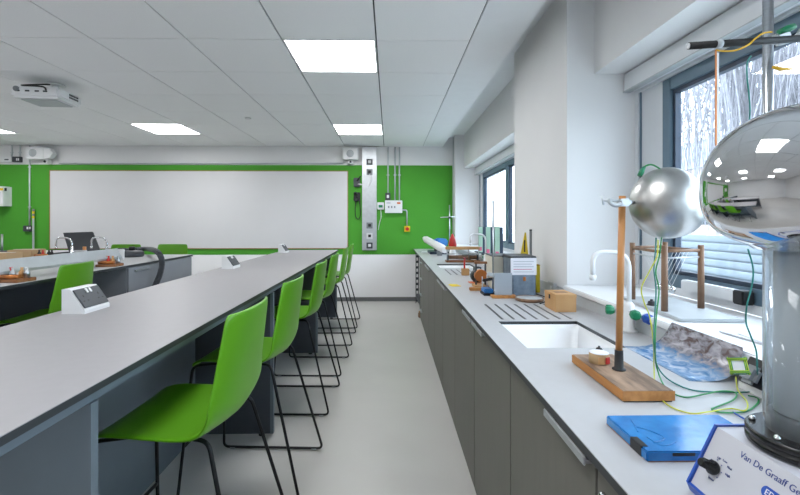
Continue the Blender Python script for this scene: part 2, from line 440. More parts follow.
def willow(x, y, h, seed, label):
    rnd = random.Random(seed); t = thing('weeping_tree', (x, y, -.5), label, 'tree', 'bare winter trees')
    tr, br = MB(), MB(); top = Vector((x, y, -.5 + h))
    tr.tube(smooth_path([(x, y, -.5), (x + .05, y, -.5 + h * .5), top]), [.2 - .006 * k for k in range(13)], 8)
    for k in range(20):
        a = rnd.uniform(0, 6.28); ln = rnd.uniform(1.2, 2.9); e = top + Vector((math.cos(a) * ln, math.sin(a) * ln, rnd.uniform(.2, 1.8)))
        b0 = Vector((x, y, -.5 + h * rnd.uniform(.6, 1))); m = b0.lerp(e, .5) + Vector((0, 0, rnd.uniform(.3, .8)))
        pts = smooth_path([b0, m, e, e + Vector((math.cos(a) * .5, math.sin(a) * .5, -.9))], 5)
        tr.tube(pts, [.05 - .0024 * i for i in range(len(pts))], 5)
        for j in range(17):
            p = pts[rnd.randint(3, len(pts) - 1)]; q = p.copy(); L = rnd.uniform(1.2, 5.2); tp = [q.copy()]; dx, dy = rnd.uniform(-.35, .35), rnd.uniform(-.35, .35)
            for i in range(5):
                q = q + Vector((dx * (.5 - .1 * i) + rnd.uniform(-.05, .05), dy * (.5 - .1 * i) + rnd.uniform(-.05, .05), -L / 5 + (.12 if i == 0 else 0))); tp.append(q.copy())
            br.tube(tp, [.016, .014, .013, .011, .010, .007], 3, cap=False)
    tr.done('trunk', 'bark', t); br.done('hanging_twigs', 'bark', t)
willow(8.6, 10.2, 5.0, 3, 'weeping bare tree outside near window, left of hanging copper strip')
willow(12.0, 13.2, 6.5, 5, 'weeping bare tree farther off outside the near window')
willow(9.8, 8.4, 5.4, 11, 'weeping bare tree outside window behind the large dome')
lw = thing('louvred_wall', (4.2, 5.5, -.5), 'low white louvred screen wall outside the near window', 'wall')
MB().box(4.26, 4.30, 1, 13, -.5, 1.00).done('backing', 'cladding', lw)
for k in range(14):
    z = 1.0 - k * .105
    o = MB().obox((4.22, 7, z), (.012, 12, .10), (0, R(-28), 0)).done('slat', 'cladding', lw)
oh = thing('brick_house', (26, 40, -.5), 'pale brick house far outside the window', 'building')
MB().box(22, 30, 24, 38, -.5, 5).done('wall', 'brick_pale', oh)
MB().prism([(21.6, 5), (30.4, 5), (26, 8)], 23.6, 38.4).done('roof', 'mid_grey', oh)
for k in range(4):
    MB().box(21.95, 22.05, 25.5 + k * 3.2, 27 + k * 3.2, 1, 2.6).done('window_pane', 'lens', oh)

# ------------------------------------------------------------------ back wall fittings
def bw(px, py, d=0.0): return at(px, py, y=YB - .006 - d)
def wbox(mb, x0, y0, x1, y1, dep, bevel=.002, base=0.0):
    a, b = bw(x0, y0, base), bw(x1, y1, base)
    yb = YB - .006 - base
    return mb.box(a.x, b.x, yb - dep, yb, b.z, a.z, bevel)
t = thing('whiteboard', bw(199, 248.5), 'very wide whiteboard on the green back wall', 'whiteboard')
wbox(MB(), 51, 171, 347.5, 248, .016, 0).done('board', 'board_white', t)
a, b = bw(50.3, 170.2), bw(348.2, 248.7); y1 = YB - .006; e = .009
for q in ((a.x, b.x, a.z - e, a.z), (a.x, b.x, b.z, b.z + e)): MB().box(q[0], q[1], y1 - .020, y1, q[2], q[3]).done('edge_trim', 'board_edge', t)
for q in ((a.x, a.x + e), (b.x - e, b.x)): MB().box(q[0], q[1], y1 - .020, y1, b.z + e, a.z - e).done('edge_trim', 'board_edge', t)

t = thing('steel_trunking', bw(369.5, 250), 'tall brushed steel service trunking with sockets beside whiteboard', 'trunking')
wbox(MB(), 362.3, 147.3, 376.8, 250, .05, .003).done('body', 'steel_dull', t)
for k, (py, mm) in enumerate(((162, 'dark_grey'), (172, 'mid_grey'), (225.5, 'mid_grey'), (236, 'plastic_white'), (245.5, 'dark_grey'))):
    pl = wbox(MB(), 366.5, py - 3, 372.6, py + 3, .008, .002, .05).done('socket_plate', mm, t)
    wbox(MB(), 368.2, py - 1.5, 371.0, py + 1.2, .014, .002, .058).done('switch', 'black' if mm != 'dark_grey' else 'plastic_white', pl)
cord = [bw(369.5, 174.5, .07), bw(371.5, 178, .07), bw(370.5, 182, .065), bw(368, 186, .06)]
MB().tube(smooth_path(cord), .006, 6).done('hanging_lead', 'plastic_white', t)

t = thing('wall_telephone', bw(356.5, 204), 'black wall telephone with hanging cord beside whiteboard', 'telephone')
wbox(MB(), 353.8, 192.5, 360.3, 201, .04, .006).done('body', 'black', t)
hs = MB().tube(smooth_path([bw(354.6, 192.6, .075), bw(356.4, 194, .07), bw(357.2, 198, .07), bw(355.8, 201.5, .075)]), [.02 if k < 5 or k > 13 else .012 for k in range(19)], 8).done('handset', 'black_gloss', t)
MB().tube(smooth_path([bw(356, 201, .03), bw(355.2, 208, .03), bw(355.6, 216, .03), bw(358, 219.2, .03), bw(360.2, 216, .03), bw(360, 206, .03), bw(359.4, 201, .03)]), .007, 6).done('cord', 'black', t)
t = thing('wall_bracket', bw(357, 187), 'small black bracket with lever above the wall telephone', 'bracket')
wbox(MB(), 353.8, 178, 360.0, 187, .05, .008).done('body', 'dark_grey', t)
MB().tube([bw(357, 181, .055), bw(360.5, 176, .08)], .01, 8).done('lever', 'black', t)
MB().tube([bw(358, 184, .055), bw(361.8, 184.5, .07)], .01, 8).done('arm', 'plastic_white', t)

def conduit(name, pts, label, r=.011, group='conduits on the back wall', mat_='galv', clips=()):
    t = thing(name, pts[0], label, 'conduit', group)
    MB().tube(round_path(pts, .04), r, 10).done('pipe', mat_, t)
    for c in clips:
        MB().obox(c, (.045, .014, .018), bevel=.003).done('saddle_clip', mat_, t)
d = .014
for px, yb_, ord_ in ((388, 196, 'leftmost of three'), (395, 200.4, 'middle of three'), (399.4, 200.4, 'rightmost of three')):
    conduit('conduit', [bw(px, 147.3, d), bw(px, yb_, d)], 'vertical grey conduit, %s above white control box' % ord_, clips=[bw(px, 175, d)])
t = thing('isolator_switch', bw(388, 200), 'small dark switch box at foot of leftmost conduit', 'switch')
wbox(MB(), 385.3, 193, 390.4, 200.1, .045, .003).done('body', 'dark_grey', t); wbox(MB(), 386.8, 195, 389, 198, .01, .002, .045).done('rocker', 'plastic_white', t)
t = thing('control_box', bw(393, 213), 'white control box below the three conduits', 'control box')
wbox(MB(), 385, 200.6, 402.2, 213, .07, .004).done('body', 'plastic_white', t)
for px in (388, 391, 394): wbox(MB(), px, 206, px + 1.4, 208, .004, .001, .07).done('button', 'mid_grey', t)
wbox(MB(), 397, 202.2, 400.5, 204, .004, .001, .07).done('sticker', 'orange', t)
wbox(MB(), 386.5, 202.5, 390.5, 203.4, .003, .0005, .07).done('sticker', 'print_grey', t)
t = thing('thermostat', bw(380.5, 210), 'small white thermostat left of the control box', 'thermostat')
wbox(MB(), 377.3, 202.4, 384, 209.6, .03, .004).done('body', 'plastic_white', t); wbox(MB(), 378.6, 205, 382.6, 207.6, .003, .001, .03).done('display', 'green_rubber', t)
MB().tube(smooth_path([bw(380.8, 209.7, .012), bw(381, 217, .01), bw(379.3, 224, .012), bw(378.4, 230, .012)]), .006, 6).done('cable', 'plastic_white', t)
conduit('conduit', [bw(402.4, 210, d), bw(407, 210, d), bw(407, 225.6, d)], 'short bent grey conduit from control box to stop button', clips=[])
t = thing('emergency_stop', bw(407, 232), 'yellow emergency stop box with red button on green wall', 'stop button')
wbox(MB(), 404.3, 226, 410, 231.8, .05, .004).done('body', 'yellow', t)
c = bw(407.2, 228.8, .05); MB().lathe(c, [(.012, 0), (.012, -.012), (.026, -.015), (.028, -.028), (.02, -.036)], 16, 'y').done('button', 'red', t)

def speaker(x0, y0, x1, y1, label, side):
    t = thing('wall_speaker', bw((x0 + x1) / 2, y1), label, 'speaker', 'wall speakers')
    a, b = bw(x0, y0, .05), bw(x1, y1, .05); cx, cz = (a.x + b.x) / 2, (a.z + b.z) / 2; wx, wz = abs(b.x - a.x), abs(a.z - b.z)
    yb = YB - .006
    if side:
        k = b.x - wx * .32
        MB().box(a.x, k, yb - .16, yb - .05, b.z, a.z, .012).done('cabinet', 'plastic_white', t)
        MB().prism([(k - .002, b.z + .004), (b.x - .05, b.z + .02), (b.x, cz), (b.x - .05, a.z - .02), (k - .002, a.z - .004)], yb - .15, yb - .06).done('waveguide', 'plastic_white', t)
        cx = a.x + wx * .27
    else:
        MB().box(a.x, b.x, yb - .16, yb - .05, b.z, a.z, .008).done('cabinet', 'plastic_white', t)
    MB().lathe((cx, yb - .158, cz), [(wz * .32, 0), (wz * .32, -.006), (wz * .28, -.009), (.001, -.009)], 24, 'y').done('grille', 'plastic_grey', t)
    kx = b.x - wx * (.38 if side else .5)
    m = MB().obox((kx, yb - .06, b.z - .030), (.07, .09, .055), bevel=.006); br = m.done('bracket', 'plastic_white', t)
    MB().lathe((kx, yb - .105, b.z - .03), [(.018, .0), (.018, -.01), (.001, -.012)], 14, 'y').done('pivot', 'black', br)
    MB().cyl((kx, yb - .04, b.z - .03), (kx, yb, b.z - .03), .016, n=12).done('stem', 'plastic_grey', br)
speaker(343.3, 149, 358.2, 160.3, 'small white square speaker above right end of whiteboard', False)
speaker(31.5, 148, 58, 160, 'white wall speaker with flared side, above left end of whiteboard', True)
conduit('conduit', [bw(59, 163.4, .03), bw(343, 163.2, .03)], 'long horizontal conduit running above the whiteboard', .009, clips=[bw(x, 163.3, .03) for x in (75, 138, 201, 265, 330)])
conduit('conduit', [bw(29.6, 145.5, d), bw(29.6, 225.5, d)], 'vertical conduit at left of whiteboard down to grey switch', clips=[bw(29.6, y, d) for y in (150, 167, 207)])
conduit('conduit', [bw(11.8, 145, d), bw(11.8, 157, d)], 'short conduit above small white box at top left', clips=[bw(11.8, 152.5, d)])
conduit('conduit', [bw(20, 145, d), bw(20, 157, d)], 'short conduit above dark socket at top left', clips=[bw(20, 152.5, d)])
t = thing('grey_switch', bw(29, 232), 'grey metal wall switch at foot of left conduit', 'switch')
wbox(MB(), 25.3, 225.6, 32.4, 231.4, .045, .004).done('body', 'dark_grey', t)
for x in (26.8, 29.2): wbox(MB(), x, 226.8, x + 1.6, 229.2, .006, .001, .045).done('rocker', 'plastic_white', t)
t = thing('junction_box', bw(5, 162), 'small white junction box at top left corner of green wall', 'junction box')
wbox(MB(), -2, 157, 13.5, 162.4, .05, .004).done('body', 'plastic_white', t); wbox(MB(), 4.5, 159, 8.6, 160.2, .003, .001, .05).done('slot', 'dark_grey', t)
t = thing('dark_socket', bw(18.5, 162.4), 'dark twin socket on wall beside small white junction box', 'socket')
wbox(MB(), 14.6, 157, 22.8, 162.4, .05, .004).done('body', 'dark_grey', t)
for x in (16.3, 18.0): wbox(MB(), x, 158.2, x + 1.1, 160.6, .006, .001, .05).done('rocker', 'plastic_white', t)
t = thing('wall_cabinet', bw(0, 207), 'white wall cabinet with yellow sticker at left photo edge', 'cabinet')
wbox(MB(), -30, 187, 12.2, 206.4, .16, .006).done('body', 'plastic_white', t)
wbox(MB(), -1.5, 188, 3.2, 190.4, .003, .0005, .16).done('sticker', 'yellow', t); wbox(MB(), 4.6, 188, 6.8, 191, .006, .001, .16).done('keyhole', 'black', t)
t = thing('measuring_stick', at(33.6, 300, y=YB - .05), 'slim grey measuring stick with yellow and black top at left', 'stick')
a, b = at(33.4, 209, y=YB - .05), at(33.4, 249, y=YB - .05)
MB().box(a.x - .012, a.x + .012, YB - .056, YB - .046, .0, a.z - .14).done('lower_stick', 'galv', t)
for k in range(4): MB().box(a.x - .014, a.x + .014, YB - .058, YB - .044, a.z - .035 * (k + 1), a.z - .035 * k - .0005).done('band', 'yellow' if k % 2 else 'mid_grey', t)
# pipe in the corner by the window
conduit('corner_pipe', [at(454, 134, y=YB - .05), at(454, 246, y=YB - .05)], 'vertical pale pipe in the corner by the window', .02, mat_='plastic_grey', clips=[])

# ------------------------------------------------------------------ projector
p0 = at(56, 84.5, z=ZC); t = thing('projector', (p0.x, p0.y, ZC - .2), 'white ceiling projector with side vents and black cable', 'projector')
def pj(x, y, z):
    a = R(5); return Vector((p0.x + x * math.cos(a) - y * math.sin(a), p0.y + x * math.sin(a) + y * math.cos(a), ZC - z))
m = MB().lathe((p0.x, p0.y, ZC - .0005), [(.07, -.012), (.07, -.004), (.065, 0)], 24); m.done('ceiling_plate', 'plastic_white', t)
MB().cyl((p0.x, p0.y, ZC - .0126), (p0.x, p0.y, ZC - .085), .024).done('stem', 'plastic_white', t)
c = pj(.0, -.10, .135)
m = MB().obox(c, (.36, .30, .09), (0, 0, R(5)), .02); body = m.done('body', 'plastic_white', t)
c2 = pj(0, -.10, .183); MB().obox(c2, (.26, .22, .012), (0, 0, R(5)), .005).done('belly', 'plastic_grey', body)
for k in range(6):
    for j in range(2):
        c = pj(.1815, -.02 - .02 * k - .0, .118 + .022 * j); MB().obox(c, (.004, .013, .014), (0, 0, R(5))).done('vent_slot', 'dark_grey', body)
for x in (-.12, -.05, .02, .08):
    c = pj(x, -.2515, .130); MB().obox(c, (.03, .005, .012), (0, 0, R(5))).done('port', 'dark_grey', body)
c = pj(-.13, -.2505, .115); MB().ball(c, .022, 14).done('speaker_knob', 'mid_grey', body)
MB().tube(smooth_path([(p0.x - .01, p0.y - .05, ZC - .014), pj(-.16, -.1, .04), pj(-.12, -.2, .075), pj(.05, -.24, .09), pj(.09, -.258, .12)]), .006, 8).done('cable', 'black', t)
t = thing('smoke_detector', at(248, 118, z=ZC), 'small round detector on the ceiling mid room', 'detector')
MB().lathe(at(248, 118, z=ZC - .001), [(.02, -.016), (.032, -.012), (.036, 0)], 20).done('body', 'plastic_white', t)

# ------------------------------------------------------------------ high table with stools
TZ, TX0, TX1, TY0, TY1 = CAMZ - .36, -1.325, -.652, .69, 5.47
t = thing('high_table', ((TX0 + TX1) / 2, 2.5, 0), 'long pale grey laboratory table with green stools along it', 'table')
MB().box(TX0, TX1, TY0, TY1, TZ - .002, TZ).done('table_top', 'top_grey', t)
MB().box(TX0, TX1, TY0, TY1, TZ - .018, TZ - .0021).done('core', 'core_dark', t)
MB().box(TX1 - .040, TX1 - .020, TY0 + .02, TY1 - .01, TZ - .046, TZ - .0181).done('rail', 'panel_blue', t)
MB().box(TX0 + .008, TX0 + .028, TY0 + .02, TY1 - .01, TZ - .046, TZ - .0181).done('rail', 'panel_blue', t)
gy = [.98, 2.48, 3.99, 5.44]
for y in gy:
    g = MB().box(TX0 + .03, TX1 - .030, y - .011, y + .011, .012, TZ - .0181).done('gable', 'panel_blue' if y < 1 else 'panel_dark', t)  # near gable in a paler tone: the light on it is put into the colour
    MB().box(TX1 - .0299, TX1 - .012, y - .012, y + .012, .012, TZ - .0461).done('gable_edge', 'panel_blue', t)
    for x in (TX0 + .08, TX1 - .08): MB().cyl((x, y, 0), (x, y, .0119), .018, n=12).done('foot', 'black', g)
for a, b in zip(gy, gy[1:]):
    MB().box(-1.122, -1.106, a + .0115, b - .0115, .004, TZ - .0181).done('modesty_panel', 'panel_blue', t)

def socket_box(px, py, label):
    p = at(px, py, z=TZ); y0, x0 = p.y, -1.272; L = .15
    t = thing('socket_box', (x0 + .038, y0 + L / 2, TZ), label, 'socket', 'wedge socket boxes on the table')
    MB().prism([(x0, TZ), (x0 + .088, TZ), (x0 + .088, TZ + .014), (x0 + .032, TZ + .096), (x0, TZ + .096)], y0, y0 + L).done('case', 'plastic_white', t)
    # plate on the slope
    dx, dz = .056, -.082; n = Vector((.082, 0, .056)).normalized(); u = Vector((dx, 0, dz)).normalized(); cc = Vector((x0 + .06, y0 + L / 2, TZ + .055))
    mt = Matrix((( 0, -u.x, n.x, cc.x), (1, 0, 0, cc.y), (0, -u.z, n.z, cc.z), (0, 0, 0, 1)))
    def plate(name, cx, cy, wx, wy, h0, h1, mm, par, bev=.001):
        b = MB(); b.obox((cx, cy, (h0 + h1) / 2), (wx, wy, h1 - h0), bevel=bev); bmesh.ops.transform(b.bm, matrix=mt, verts=b.bm.verts); return b.done(name, mm, par)
    pl = plate('plate', 0, 0, .143, .084, .0002, .006, 'dark_grey', t, .002)
    for s in (-1, 1):
        plate('rocker', s * .010, .028, .011, .020, .0061, .010, 'plastic_white', pl)
        plate('slot', s * .042, .008, .004, .010, .0061, .0068, 'black', pl, 0)
        for q in (-.012, .012): plate('slot', s * .042 + q, -.014, .008, .004, .0061, .0068, 'black', pl, 0)
socket_box(62.6, 314.3, 'white wedge socket box nearest on the long table')
socket_box(220, 269, 'middle white wedge socket box on the long table')
socket_box(273.5, 253, 'farthest white wedge socket box near end of long table')

# stool, front towards -x
def make_stool():
    t = thing('lab_stool', (0, 0, 0))
    rows = []; nw = 12
    seat = [(-.232, .572, .178), (-.222, .592, .190), (-.19, .602, .198), (-.10, .600, .205), (.0, .594, .208), (.055, .595, .211)]
    N1, N2 = 5, 6
    for i in range(len(seat) + N1 + N2):
        row = []
        for j in range(nw + 1):
            s = -1 + 2 * j / nw; s = math.copysign(abs(s) ** .85, s); cup = s * s
            zc = .712 - .062 * (1 - abs(s)) ** 1.0
            lx = lambda z: .156 + .044 * (z - .65) / .303 - .014 * cup - .012 * cup * cup
            if i < len(seat):
                x, z, h = seat[i]; q = (x, s * h, z + .012 * cup * (1 if x > -.2 else .3))
            elif i < len(seat) + N1:
                u = (i - len(seat) + 1) / N1
                a, b, c = (.055, .595 + .012 * cup), (.158 - .012 * cup, .590 + .018 * cup), (lx(zc), zc)
                x = a[0] * (1 - u) ** 2 + 2 * b[0] * u * (1 - u) + c[0] * u * u; z = a[1] * (1 - u) ** 2 + 2 * b[1] * u * (1 - u) + c[1] * u * u
                q = (x, s * (.211 + .005 * math.sin(u * 3.14) - .001 * u), z)
            else:
                u = (i - len(seat) - N1 + 1) / N2; u = (.12, .4, .7, .9, .97, 1.0)[i - len(seat) - N1]
                z = zc + (.953 - zc) * u; h = .211 - .034 * min(1, (z - .64) / .29) - (.006 if u == .97 else .018 if u == 1 else 0)
                q = (lx(z), s * h, z)
            row.append(q)
        rows.append(row)
    sh = MB().grid(rows).done('seat_shell', 'stool_green', t)
    me = sh.data; k0 = (len(seat) + N1 - 1) * (nw + 1); ca = me.attributes.new('crease_edge', 'FLOAT', 'EDGE')
    for e in me.edges:
        if all(k0 <= v < k0 + nw + 1 for v in e.vertices): e.use_edge_sharp = True; ca.data[e.index].value = 1.0
    so = sh.modifiers.new('thick', 'SOLIDIFY'); so.thickness = .011; so.offset = 0
    su = sh.modifiers.new('soft', 'SUBSURF'); su.levels = 1; su.render_levels = 1
    r = .0065
    for s in (-1, 1):
        y = s * .232; yt = s * .13
        pts = [(.0, yt * .7, .584), (-.10, yt, .583), (-.235, yt * 1.25, .578), (-.268, y, r + .004), (.268, y, r + .004), (.118, yt * 1.25, .586), (.0, yt, .583)]
        MB().tube(round_path(pts, .03), r, 8).done('side_frame', 'black_metal', t)
        for x in (-.22, .22): MB().obox((x, y, .006), (.03, .013, .012), bevel=.002).done('glide', 'plastic_grey', t)
    for x in (-.10, .06): MB().cyl((x, -.13, .578), (x, .13, .578), r, n=8).done('cross_bar', 'black_metal', t)
    MB().cyl((-.2545, -.198, .235), (-.2545, .198, .235), r, n=8).done('foot_rest', 'black_metal', t)
    return t
stool = make_stool()
SP = [(-.634, 1.425, -3, 'green lab stool nearest the camera at the long table'), (-.637, 2.09, -3, 'green lab stool second from camera at the long table'),
      (-.640, 2.95, -2, 'green lab stool third from camera at the long table'), (-.637, 3.63, -2, 'green lab stool fourth from camera at the long table'),
      (-.632, 4.46, 0, 'green lab stool fifth from camera at the long table'), (-.632, 5.14, 0, 'green lab stool farthest at the long table, before green wall'),
      (-2.23, 2.86, 4, 'green lab stool between the tables, behind nearest socket box'),
      (at(125, 244, y=5.15).x, 5.0, 90, 'green stool backrest behind laptop end of second table'), (at(171, 244, y=5.15).x, 5.02, 90, 'green stool backrest right of vacuum hose at second table')]
for k, (x, y, a, lab) in enumerate(SP):
    o = stool if k == 0 else copy_tree(stool)
    o.location = (x, y, 0); o.rotation_euler.z = R(a)
    tag(o, lab, 'stool', 'green lab stools')

# ------------------------------------------------------------------ second table with air track
T2X1, T2X0, T2Y0, T2Y1 = -2.15, -3.75, .6, 4.74
t = thing('second_table', (-2.8, 3, 0), 'second laboratory table at left with grey cupboard end', 'table')
MB().box(T2X0, T2X1, T2Y0, T2Y1, TZ - .002, TZ).done('table_top', 'top_bench', t)
MB().box(T2X0, T2X1, T2Y0, T2Y1, TZ - .020, TZ - .0021).done('core', 'core_dark', t)
cy = at(129, 270, x=T2X1).y
cb = MB().box(T2X0 + .03, T2X1 - .022, cy, T2Y1 - .012, .08, TZ - .0201).done('cupboard', 'panel_grey', t)
mid = (cy + T2Y1) / 2 - .12
MB().box(T2X1 - .0219, T2X1 - .006, cy + .004, mid - .002, .10, TZ - .026, .002).done('door', 'panel_grey', t)
MB().box(T2X1 - .0219, T2X1 - .006, mid + .002, T2Y1 - .014, .10, TZ - .026, .002).done('door', 'panel_grey', t)
MB().box(T2X1 - .0059, T2X1 + .012, cy + .08, cy + .3, TZ - .062, TZ - .050, .003).done('handle', 'steel_dull', t)
MB().box(T2X0 + .08, T2X1 - .06, cy, T2Y1 - .03, 0, .0799).done('plinth', 'black', t)
MB().box(-2.72, -2.70, T2Y0 + .04, cy - .001, .05, TZ - .0201).done('modesty_panel', 'panel_dark', t)
for y in (T2Y0 + .03, 2.05): MB().box(T2X0 + .05, T2X1 - .05, y - .012, y + .012, 0, TZ - .0201).done('gable', 'panel_dark', t)

a, b = at(0, 266, y=2.62), at(117, 253, y=3.72)
d = (b - a); d.z = 0; d.normalize(); s0 = a - d * .25; e0 = b
nrm = Vector((-d.y, d.x, 0)); zt = TZ + .115
t = thing('air_track', ((s0 + e0) / 2).xy.to_3d() + Vector((0, 0, TZ)), 'long grey metal air track lying across second table', 'air track')
s0.z = e0.z = 0
def seg(mb, hw, z0, z1, hw2=None):
    hw2 = hw if hw2 is None else hw2
    lo = [s0 - nrm * hw, s0 + nrm * hw, e0 + nrm * hw, e0 - nrm * hw]; hi = [s0 - nrm * hw2, s0 + nrm * hw2, e0 + nrm * hw2, e0 - nrm * hw2]
    A = [mb.bm.verts.new((p.x, p.y, z0)) for p in lo]; B = [mb.bm.verts.new((p.x, p.y, z1)) for p in hi]
    mb.bm.faces.new(A[::-1]); mb.bm.faces.new(B)
    for i in range(4): mb.bm.faces.new((A[i], A[(i + 1) % 4], B[(i + 1) % 4], B[i]))
    return mb
seg(MB(), .042, TZ + .045, TZ + .062).done('rail_base', 'steel_dull', t)
seg(MB(), .038, TZ + .0621, zt + .015, .004).done('ridge', 'plastic_grey', t)
for k in (.2, .92):
    c = s0.lerp(e0, k); MB().obox((c.x, c.y, TZ + .0225), (.10, .05, .0448), (0, 0, math.atan2(nrm.y, nrm.x)), .004).done('foot', 'dark_grey', t)
c = e0 + d * .010; MB().obox((c.x, c.y, TZ + .078), (.11, .018, .09), (0, 0, math.atan2(nrm.y, nrm.x)), .004).done('end_plate', 'plastic_white', t)

hz = TZ + .03
t = thing('vacuum_hose', at(150, 252, z=hz), 'ribbed dark grey hose curving off the second table', 'hose')
path = [at(122, 251, z=TZ + .035), at(136, 249.5, z=TZ + .045), at(147, 249, z=TZ + .05), at(155, 250.5, x=T2X1 - .06), at(160.5, 256, x=T2X1 + .05), at(162, 264, x=T2X1 + .075), at(160, 274, x=T2X1 + .07), at(156, 284, x=T2X1 + .06), at(152, 296, x=T2X1 + .05)]
path.append(Vector((path[-1].x, path[-1].y - .05, .25))); path.append(Vector((path[-1].x + .05, path[-1].y - .1, .03)))
pp = smooth_path(path, 16)
MB().tube(pp, [.022 + .004 * (k % 2) for k in range(len(pp))], 10, smooth=False).done('tube', 'dark_grey', t)
c = at(120, 251, z=TZ + .04); MB().tube([c + Vector((-.05, 0, 0)), c, c + Vector((.06, 0, .004))], [.03, .034, .03], 14).done('nozzle', 'black', t)
t = thing('air_blower', at(124, 253, z=TZ), 'small dark blower unit on second table before the stools', 'blower')
c = Vector((at(132, 250, y=4.45).x, 4.45, TZ))
MB().lathe((c.x, c.y, TZ), [(.10, 0), (.11, .01), (.11, .045), (.09, .06), (.03, .068)], 24).done('housing', 'dark_grey', t)
MB().lathe((c.x, c.y, TZ + .068), [(.03, 0), (.03, .03), (.02, .035)], 16).done('cap', 'black', t)

p = at(84, 254.2, z=TZ); t = thing('laptop', (p.x, p.y, TZ), 'open dark laptop tilted back on the second table', 'laptop')
p = Vector((p.x, min(p.y, T2Y1 - .15), TZ))
MB().obox((p.x + .02, p.y + .02, TZ + .009), (.34, .23, .017), (0, 0, R(8)), .004).done('base', 'dark_grey', t)
q = [at(70, 253.6, y=p.y + .12), at(101, 251.8, y=p.y + .10), at(93, 232, y=p.y + .2), at(63.6, 233, y=p.y + .22)]
m = MB(); n = (q[1] - q[0]).cross(q[3] - q[0]).normalized() * .008
A = [m.bm.verts.new(v - n) for v in q]; B = [m.bm.verts.new(v + n) for v in q]
m.bm.faces.new(A); m.bm.faces.new(B[::-1])
for i in range(4): m.bm.faces.new((A[i], A[(i + 1) % 4], B[(i + 1) % 4], B[i]))
m.done('lid', 'screen_dark', t)

def swan_tap(name, base, h, reach, r, m1, label, cat, grp, ang=math.pi, heads=None, body_r=None):
    """tap with an arched spout towards an angle"""
    bx_, by_, bz_ = base; t = thing(name, base, label, cat, grp)
    dx, dy = math.cos(ang), math.sin(ang); k = reach * .48
    pts = [(bx_, by_, bz_ + .02), (bx_, by_, bz_ + h), (bx_ + dx * reach, by_ + dy * reach, bz_ + h), (bx_ + dx * reach, by_ + dy * reach, bz_ + h - .085)]
    MB().tube(round_path(pts, k, 8), r, 12).done('spout', m1, t)
    c = (bx_ + dx * reach, by_ + dy * reach, bz_ + h - .085)
    MB().lathe(c, [(r * 1.1, -.022), (r * 1.5, -.014), (r * 1.5, -.004), (r * 1.1, 0)], 14).done('nozzle', m1, t)
    b = body_r or r * 1.8
    MB().lathe(base, [(b * 1.5, 0), (b * 1.5, .008), (b, .012), (b, .10), (r * 1.1, .115)], 20).done('body', m1, t)
    for (off, mm) in (heads or []):
        c0 = Vector((bx_, by_, bz_ + .078)); v = Vector(off); u = v.normalized()
        ar = MB().cyl(c0 + u * (b * .8), c0 + v, r * .9, n=12).done('valve_arm', m1, t)
        MB().tube([c0 + v, c0 + v + u * .012, c0 + v + u * .028, c0 + v + u * .032], [.012, .019, .019, .012], 8, smooth=False).done('valve_head', mm, ar)
    return t
for px, yk, lab in ((72, 4.30, 'left chrome swan neck tap behind air track'), (107, 4.35, 'right chrome swan neck tap behind air track')):
    c = at(px, 240, y=yk); swan_tap('chrome_tap', (c.x, yk, TZ), .20, .145, .008, 'chrome', lab, 'tap', 'chrome taps on second table', math.pi + .1)
c = at(84.5, 255, z=TZ); c.y = 3.9; c.x = at(84.5, 250, y=3.9).x
t = thing('wooden_clamp_stand', (c.x, c.y, TZ), 'short wooden clamp post beside laptop on second table', 'stand')
MB().obox((c.x, c.y, TZ + .012), (.14, .10, .024), bevel=.003).done('base', 'wood_light', t)
MB().cyl((c.x, c.y, TZ + .0241), (c.x, c.y, TZ + .135), .014, n=14).done('post', 'wood_pole', t)
MB().obox((c.x - .02, c.y - .022, TZ + .095), (.11, .02, .02), bevel=.004).done('clamp', 'steel_dull', t)
def apparatus(x, y, label, seed):
    rnd = random.Random(seed); c = Vector((x, y, TZ)); t = thing('circuit_apparatus', (c.x, c.y, TZ), label, 'apparatus')
    MB().obox((c.x, c.y, TZ + .010), (.15, .13, .020), (0, 0, rnd.uniform(-.1, .1)), .003).done('base_board', 'wood_red', t)
    for k in range(4):
        x, y_ = c.x - .055 + .036 * k, c.y + rnd.uniform(.0, .04)
        MB().lathe((x, y_, TZ + .0201), [(.016, 0), (.016, .02 + .02 * rnd.random()), (.006, .05), (.009, .062)], 12).done('terminal', rnd.choice(['wood_light', 'black', 'red', 'steel']), t)
    MB().cyl((c.x - .06, c.y - .045, TZ + .0325), (c.x + .06, c.y - .045, TZ + .035), .012, n=12).done('coil', 'copper', t)
apparatus(-2.245, 2.62, 'red brown circuit board left of the green stool backrest', 1)
apparatus(-2.25, 3.50, 'wooden circuit board with terminals near end of air track', 2)
apparatus(-3.36, 4.25, 'dark circuit apparatus with terminals left of the laptop', 4)
for px, py, y, sz, lab in ((27, 259.5, 4.3, (.22, .2, .085), 'brown cardboard box behind the air track'), (2, 262, 3.85, (.2, .2, .085), 'brown cardboard box at left photo edge')):
    c = at(px, py, y=y); c.x = max(c.x, T2X0 - .0); 
    t = thing('cardboard_box', (at(px, py, y=y).x, y, TZ), lab, 'box', 'cardboard boxes at left')
    x = at(px, py, y=y).x
    MB().obox((x, y, TZ + sz[2] / 2 + .0003), sz, (0, 0, .1), .004).done('carton', 'cardboard', t)
    MB().obox((x, y, TZ + sz[2] + .0015), (sz[0] * .98, .045, .002), (0, 0, .1)).done('tape_strip', 'cream', t)
